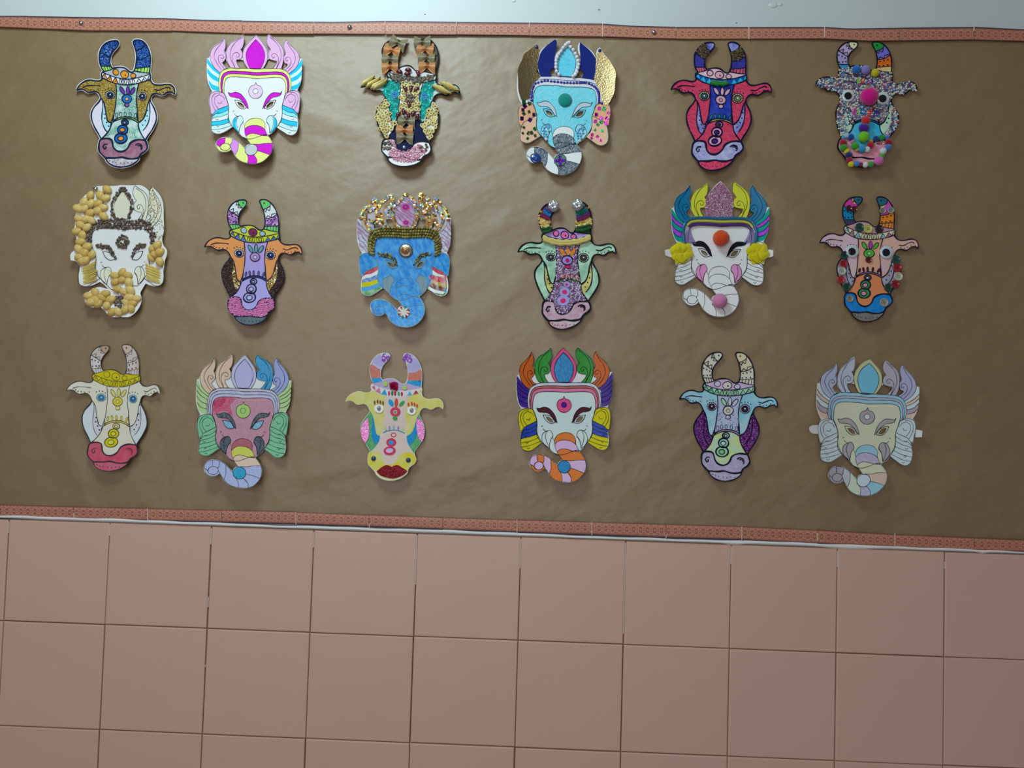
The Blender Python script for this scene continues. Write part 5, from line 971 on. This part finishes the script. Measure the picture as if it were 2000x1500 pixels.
# --- row 3, red-faced crayon elephant
pc = m('#dbbca4','crayon','#e3cfc0'); lgn = m('#b4cf96','crayon','#c3d8ac'); gg = m('#7fbf98','crayon','#a0d0b0'); lm = m('#c0bedc','crayon','#cfcee6'); ll = m('#aab0d8','crayon','#c0c6e4')
M = eleph('crayoned elephant mask with a red face, green ears and blue eyes', (370,680), 5.173,
    [(562,65),(432,60),(690,68),(250,100),(880,100),(78,315),(1028,330),(543,635),(395,775),(690,780),(150,1085),(890,1105),(150,1200),(503,1262),(560,1412),(730,1240),(78,780),(998,760)],
    dict(wing=[lgn]*5, f1=pc, f2=pc, f3=lm, f3i=m('#b9b2dc','crayon','#c8c4e4'), f4=m('#2f8cc4','crayon','#8cc4e0'), f5=m('#9aa2d4','crayon','#b4bae0'), face=m('#bb8496','crayon','#d2b4c2'), band=[m('#c0b8c8'), m('#a3a9d4','crayon'), lm], bt=(0,.3,.65,1),
         trunk=[m('#a85c68','crayon','#c08890'), m('#c9cc6c'), m('#d9b698','crayon'), ll, ll, ll, ll, ll, ll, ll, ll], ear=gg, low=[gg], tusk=m('#39424e','crayon','#8c96a4'), brow=m('#4a525c','scrib','#98a0aa'), dot=(m('#a8c87c'), m('#a4c880')), ball=m('#2f94bc','crayon','#6cb8d4'), eye=m('#3a9cc8','crayon')),
    ink=3.6, seed=14, cut=False, holes=False, curl=(22,6,3))
M.fill('face_patch', [(246,545),(275,520),(420,506),(480,512),(455,545),(420,580),(430,620),(455,690),(425,680),(395,650),(340,640),(300,655),(252,680)], m('#c45a76','scrib','#d08ca4'), 2); M.fill('face_patch', [(250,560),(285,525),(380,515),(360,560),(330,590),(270,620)], m('#b84462','scrib','#cc7c96'), 3); M.finish()
# --- row 3, lips cow
cy_ = m('#d9cf78','wash','#e3dfa8'); ph = m('#dcc8c4','wash','#e4d0c8'); ora = m('#c86a5c','crayon','#dcb0a4'); bs = m('#2f94cc','crayon','#5cb0dc')
M = cow('yellow cow mask with dark red glitter lips and pink glitter cheeks', (660,675), 5.4545,
    [(82,595),(1118,675),(520,80),(735,85),(600,425),(435,660),(785,685),(615,707),(552,1122),(320,1200),(832,1220),(580,1435),(247,900),(920,910),(475,370),(720,405)],
    dict(hl=[m('#bab0d8','wash'), m('#b4aedc','wash','#c6c6e4'), ora, bs], hr=[m('#bab0d8','wash'), m('#b4aedc','wash','#c6c6e4'), ora, bs], crown=m('#b8a6cc','crayon','#c8badc'), band=m('#dcd6d8'), tri=[m('#d0628c'), m('#c87a9c'), m('#3c9cc8'), m('#5cacc8'), m('#c05a5c'), m('#d6cc4c')],
         circ=[m('#b4cc74'), None, m('#b4cc74')] if False else None, face=cy_, bridge=ph, snout=ph, jaw=m('#3c9a5c','crayon','#a4d0a4'), jin=m('#2888c4','crayon','#58a8d8'), muz=m('#d9cc54','wash','#e0dc9c'), chin=m('#e0dcae'),
         arc=None), ink=4, seed=15, draw=False, skip=('zig','horndots','ticks','band','ear','jaw','nos','chindots'), curl=(11,5,4), expand=.8)
for P, m_ in ((ell(498,407,27,26), m('#aecb6c')), (ell(710,438,26,22), m('#aecb6c')), (ell(566,600,24,40,-30), m('#3c9cd4')), (ell(622,598,20,46,5), m('#c85a48')), (ell(682,607,18,40,48), m('#4c9c58')), (ell(610,692,56,50), m('#c84c68')), (ell(608,694,22), m('#dcb8b0')), (ell(608,694,14), m('#4c9c58')), (ell(605,760,26,22), m('#4c9c58')),
              (ell(588,950,32,27), m('#c84c68')), (ell(588,950,20,16), m('#e0ccc8')), (ell(563,1035,54,48), m('#c84464')), (ell(560,1037,27,24), m('#3c9cd0')), (ell(547,1128,64,48), m('#c84464')), (ell(545,1125,40,26), m('#c4b8dc'))): M.fill('painted_spot', P, m_, 3+ (M.k % 7))
for k, (x, c_) in enumerate(((545,'#c84464'),(580,'#2c7a4c'),(612,'#b83444'),(650,'#3c9a5c'),(683,'#c84464'))): M.fill('painted_spot', ell(x, 505, 12, 24), m(c_), 3)
for x, y, c_ in ((502,878,'#7cc04c'),(545,868,'#7a5cb0'),(590,864,'#3c9cb0'),(640,872,'#6c4c9c'),(690,880,'#8cc84c')): M.fill('gem_drop', ell(x, y, 11, 24), m(c_, 'jewel'), 4)
M.inkm = mat('#4f9cb8', 'ink'); M.line([(475,925),(520,905),(580,895),(640,900),(715,930)], 7)
M.zm = True
for P in ([(322,770),(328,850),(332,930),(320,990),(290,1040),(262,990),(247,910),(260,840),(290,795)], [(838,770),(880,790),(910,850),(922,920),(915,980),(895,1028),(860,980),(840,900)]): M.fill('glitter_cheek', P, m('#d67cc0','glitter','#f2c4e4'), 7)
M.fill('red_lips', [(410,1340),(460,1300),(515,1272),(545,1278),(572,1292),(600,1278),(635,1272),(690,1305),(742,1335),(700,1375),(650,1400),(580,1415),(500,1400),(450,1380)], m('#6c1220','glitter','#a83c48'), 8)
for x, y in ((380,1203),(750,1220)): M.put('blue_gem', 'dome', x, y, m('#1c4a7c','jewel'), (4.8, 4.0), off=.8)
for x, y in ((437,670),(785,690)):
    M.fill('glued_eye', [(x-48,y-25),(x,y-42),(x+48,y-25),(x+45,y+20),(x+25,y+42),(x-25,y+40),(x-46,y+18)], m('#e8eff6','jewel'), 9); M.fill('pupil', ell(x, y, 21, 27), m('#10121a','jewel'), 11); M.fill('eye_glint', ell(x-5, y-14, 7), m('#eef4fa'), 13)
for x, y, c_ in ((390,605,'#7a4c50'),(422,595,'#7a4c50'),(452,603,'#7a4c50'),(480,612,'#7a4c50'),(750,625,'#c84464'),(785,618,'#c84464'),(815,625,'#c84464'),(842,640,'#c84464')): M.fill('eyelash', ell(x, y, 9, 20), m(c_), 10)
M.put('red_rose', 'rose', 592, 440, m('#9c1038','jewel'), (8.0,), off=1.0, sc_=1.05); M.fill('red_leaf', [(545,400),(600,385),(640,400),(635,470),(625,490),(600,470),(560,465)], m('#9c1444'), 9)
M.scatter('purple_scribble', ell(505,128,45,45), [m('#9a4cc0'), m('#8440b0')], 3.0, 'chip', 1.2, keep=.75); M.scatter('purple_scribble', ell(747,135,55,50), [m('#9a4cc0'), m('#8440b0')], 3.0, 'chip', 1.2, keep=.75)
M.zm = False; M.finish()
# --- row 3, orange green elephant
og = m('#c4602c','paint','#cc6c3c'); gf = m('#2c8a34','paint','#3c9840'); vt = m('#3c1f8a','paint','#4a2f98'); yr = m('#d2c734','flat','#dccf50'); bu = m('#1f3fa8','paint','#3050b4'); ot = m('#e2783c','crayon','#ea9868'); lt_ = m('#d8b4dc','flat','#e0c0e2')
M = eleph('elephant mask with orange and green flames, violet wings and orange striped trunk', (995,670), 5.264, ET,
    dict(wing=[vt]*5, f1=og, f2=gf, f3=m('#d65c88'), f3i=m('#2c78b4','crayon','#78b4dc'), f4=gf, f5=og, face=m('#d2e2ea','crayon','#dbe8f0'), band=[m('#c9cbe6'), m('#b0605c','crayon','#c88c88'), m('#d87c9c','flat')], trunk=[ot, lt_, ot, lt_, ot, lt_, ot, lt_, ot, lt_, ot], curl=lt_,
         ear=yr, low=[bu, bu, bu, yr, yr, yr], tusk=m('#d2e4ee'), brow=m('#4c2226'), dot=(m('#e05c8c'), m('#4a2090')), ball=m('#2c7cb8','crayon','#60a8d4')),
    ink=4.5, seed=16, cut=False, curl=(15,7,3)); M.finish()
# --- row 3, purple jaw cow
cb = m('#8fc8e4','wash','#c4dcec'); hc = m('#dcd8ca','flat','#e4e0d4'); dp = m('#6a1c7c','glitter','#b48cc0')
M = cow('cow mask with cream horns, pale blue ears and purple jaws', (1310,675), 5.4565, CT,
    dict(hl=[m('#dad8cc')]+[hc]*3, hr=[m('#dfd0b0'), m('#dccfb4','flat'), hc, hc], crown=m('#d8b8dc','wash','#c8c4e0'), band=m('#a4d8b8','wash','#c0e0cc'), tri=[m('#7cc094')]*3+[m('#acd8c4')]*3, circ=[m('#cdc4dc'), m('#d6cfc8'), m('#c8cbe0')], face=cb, bridge=m('#b0b8dc','sponge','#c8cfe8'), arc=m('#cba4d4'), snout=m('#ccdc9c','wash','#c4dfd4'),
         petal=[m('#a0d0b0'), m('#c4c8e0'), m('#c4c8e0')], flower=(m('#d3cdc8'), m('#d8c8b8'), m('#c0c0dc')), rings=[(m('#acd0c0'), m('#b8d8cc')), (m('#a0ccc0'), m('#b8dcd8')), (m('#a0d4ac'), m('#84c48c'))], jaw=dp, muz=m('#a89cbc','sponge','#c8c4e0'), chin=m('#a49cb8','sponge','#ccc8e2'), eyes=[(50,'#2c1f3c','#cfc8e4'),(54,'#2c1f3c','#cfc8e4')]),
    ink=10, inkcol='#15172e', seed=17, curl=(9,5,3), expand=.6)
for x, y in ((500,878),(542,868),(590,866),(645,872),(703,885)): M.line(ell(x, y, 13, 26, 0, 10), 4, True)
for P in (BRIDGE, ): M.scatter('purple_flakes', [(500,640),(590,760),(720,720),(720,840),(495,850)], [m('#5a4a78'), m('#8478a4')], 4.2, 'chip', .8, keep=.4)
M.finish()
# --- row 3, pastel elephant
ps = m('#b4b6d4','crayon','#c4ccdf'); ic = m('#c9d8ea'); sk = m('#9cc8dc','flat','#a8cfe0'); iy = m('#d3d6bc','flat','#d9dcc8'); tp = m('#aaa2ac','crayon','#b8b2bc'); sa = m('#d6bcae','flat')
M = eleph('pastel elephant mask with a sky blue flame and pale yellow face, both paper tabs showing', (1570,685), 5.084,
    [(655,80),(500,50),(815,92),(325,118),(980,135),(135,325),(1145,360),(630,660),(470,795),(780,800),(225,1105),(990,1138),(245,1220),(592,1290),(620,1440),(828,1260),(140,790),(1108,790)],
    dict(wing=[ic, sa, ic, tp, sa], f1=ps, f2=m('#b9bcd0','crayon','#c9d4e2'), f3=m('#c3c49c'), f3i=m('#7cbedc','flat','#8cc8e2'), f4=m('#b0a8b4','crayon','#c4cede'), f5=m('#aca8cc','crayon','#bcc0dc'), face=iy, band=[sk, m('#b4b4c8'), sk], trunk=[sk, m('#a89cc4','crayon'), iy, sa, sk, m('#a8a0cc','crayon'), m('#c8d2c0'), m('#b0b0c0','crayon'), tp, tp, tp],
         ear=ic, low=[ic], tusk=tp, brow=m('#aca4a8'), dot=(m('#a8a0a8'), m('#d0d4dc')), ball=m('#c6d4e8')),
    ink=4, seed=18, curl=(13,8,4))
tab(M, [(52,760),(80,742),(150,738),(150,825),(80,818),(55,795)]); tab(M, [(1108,780),(1178,795),(1172,858),(1105,860)])
M.finish()
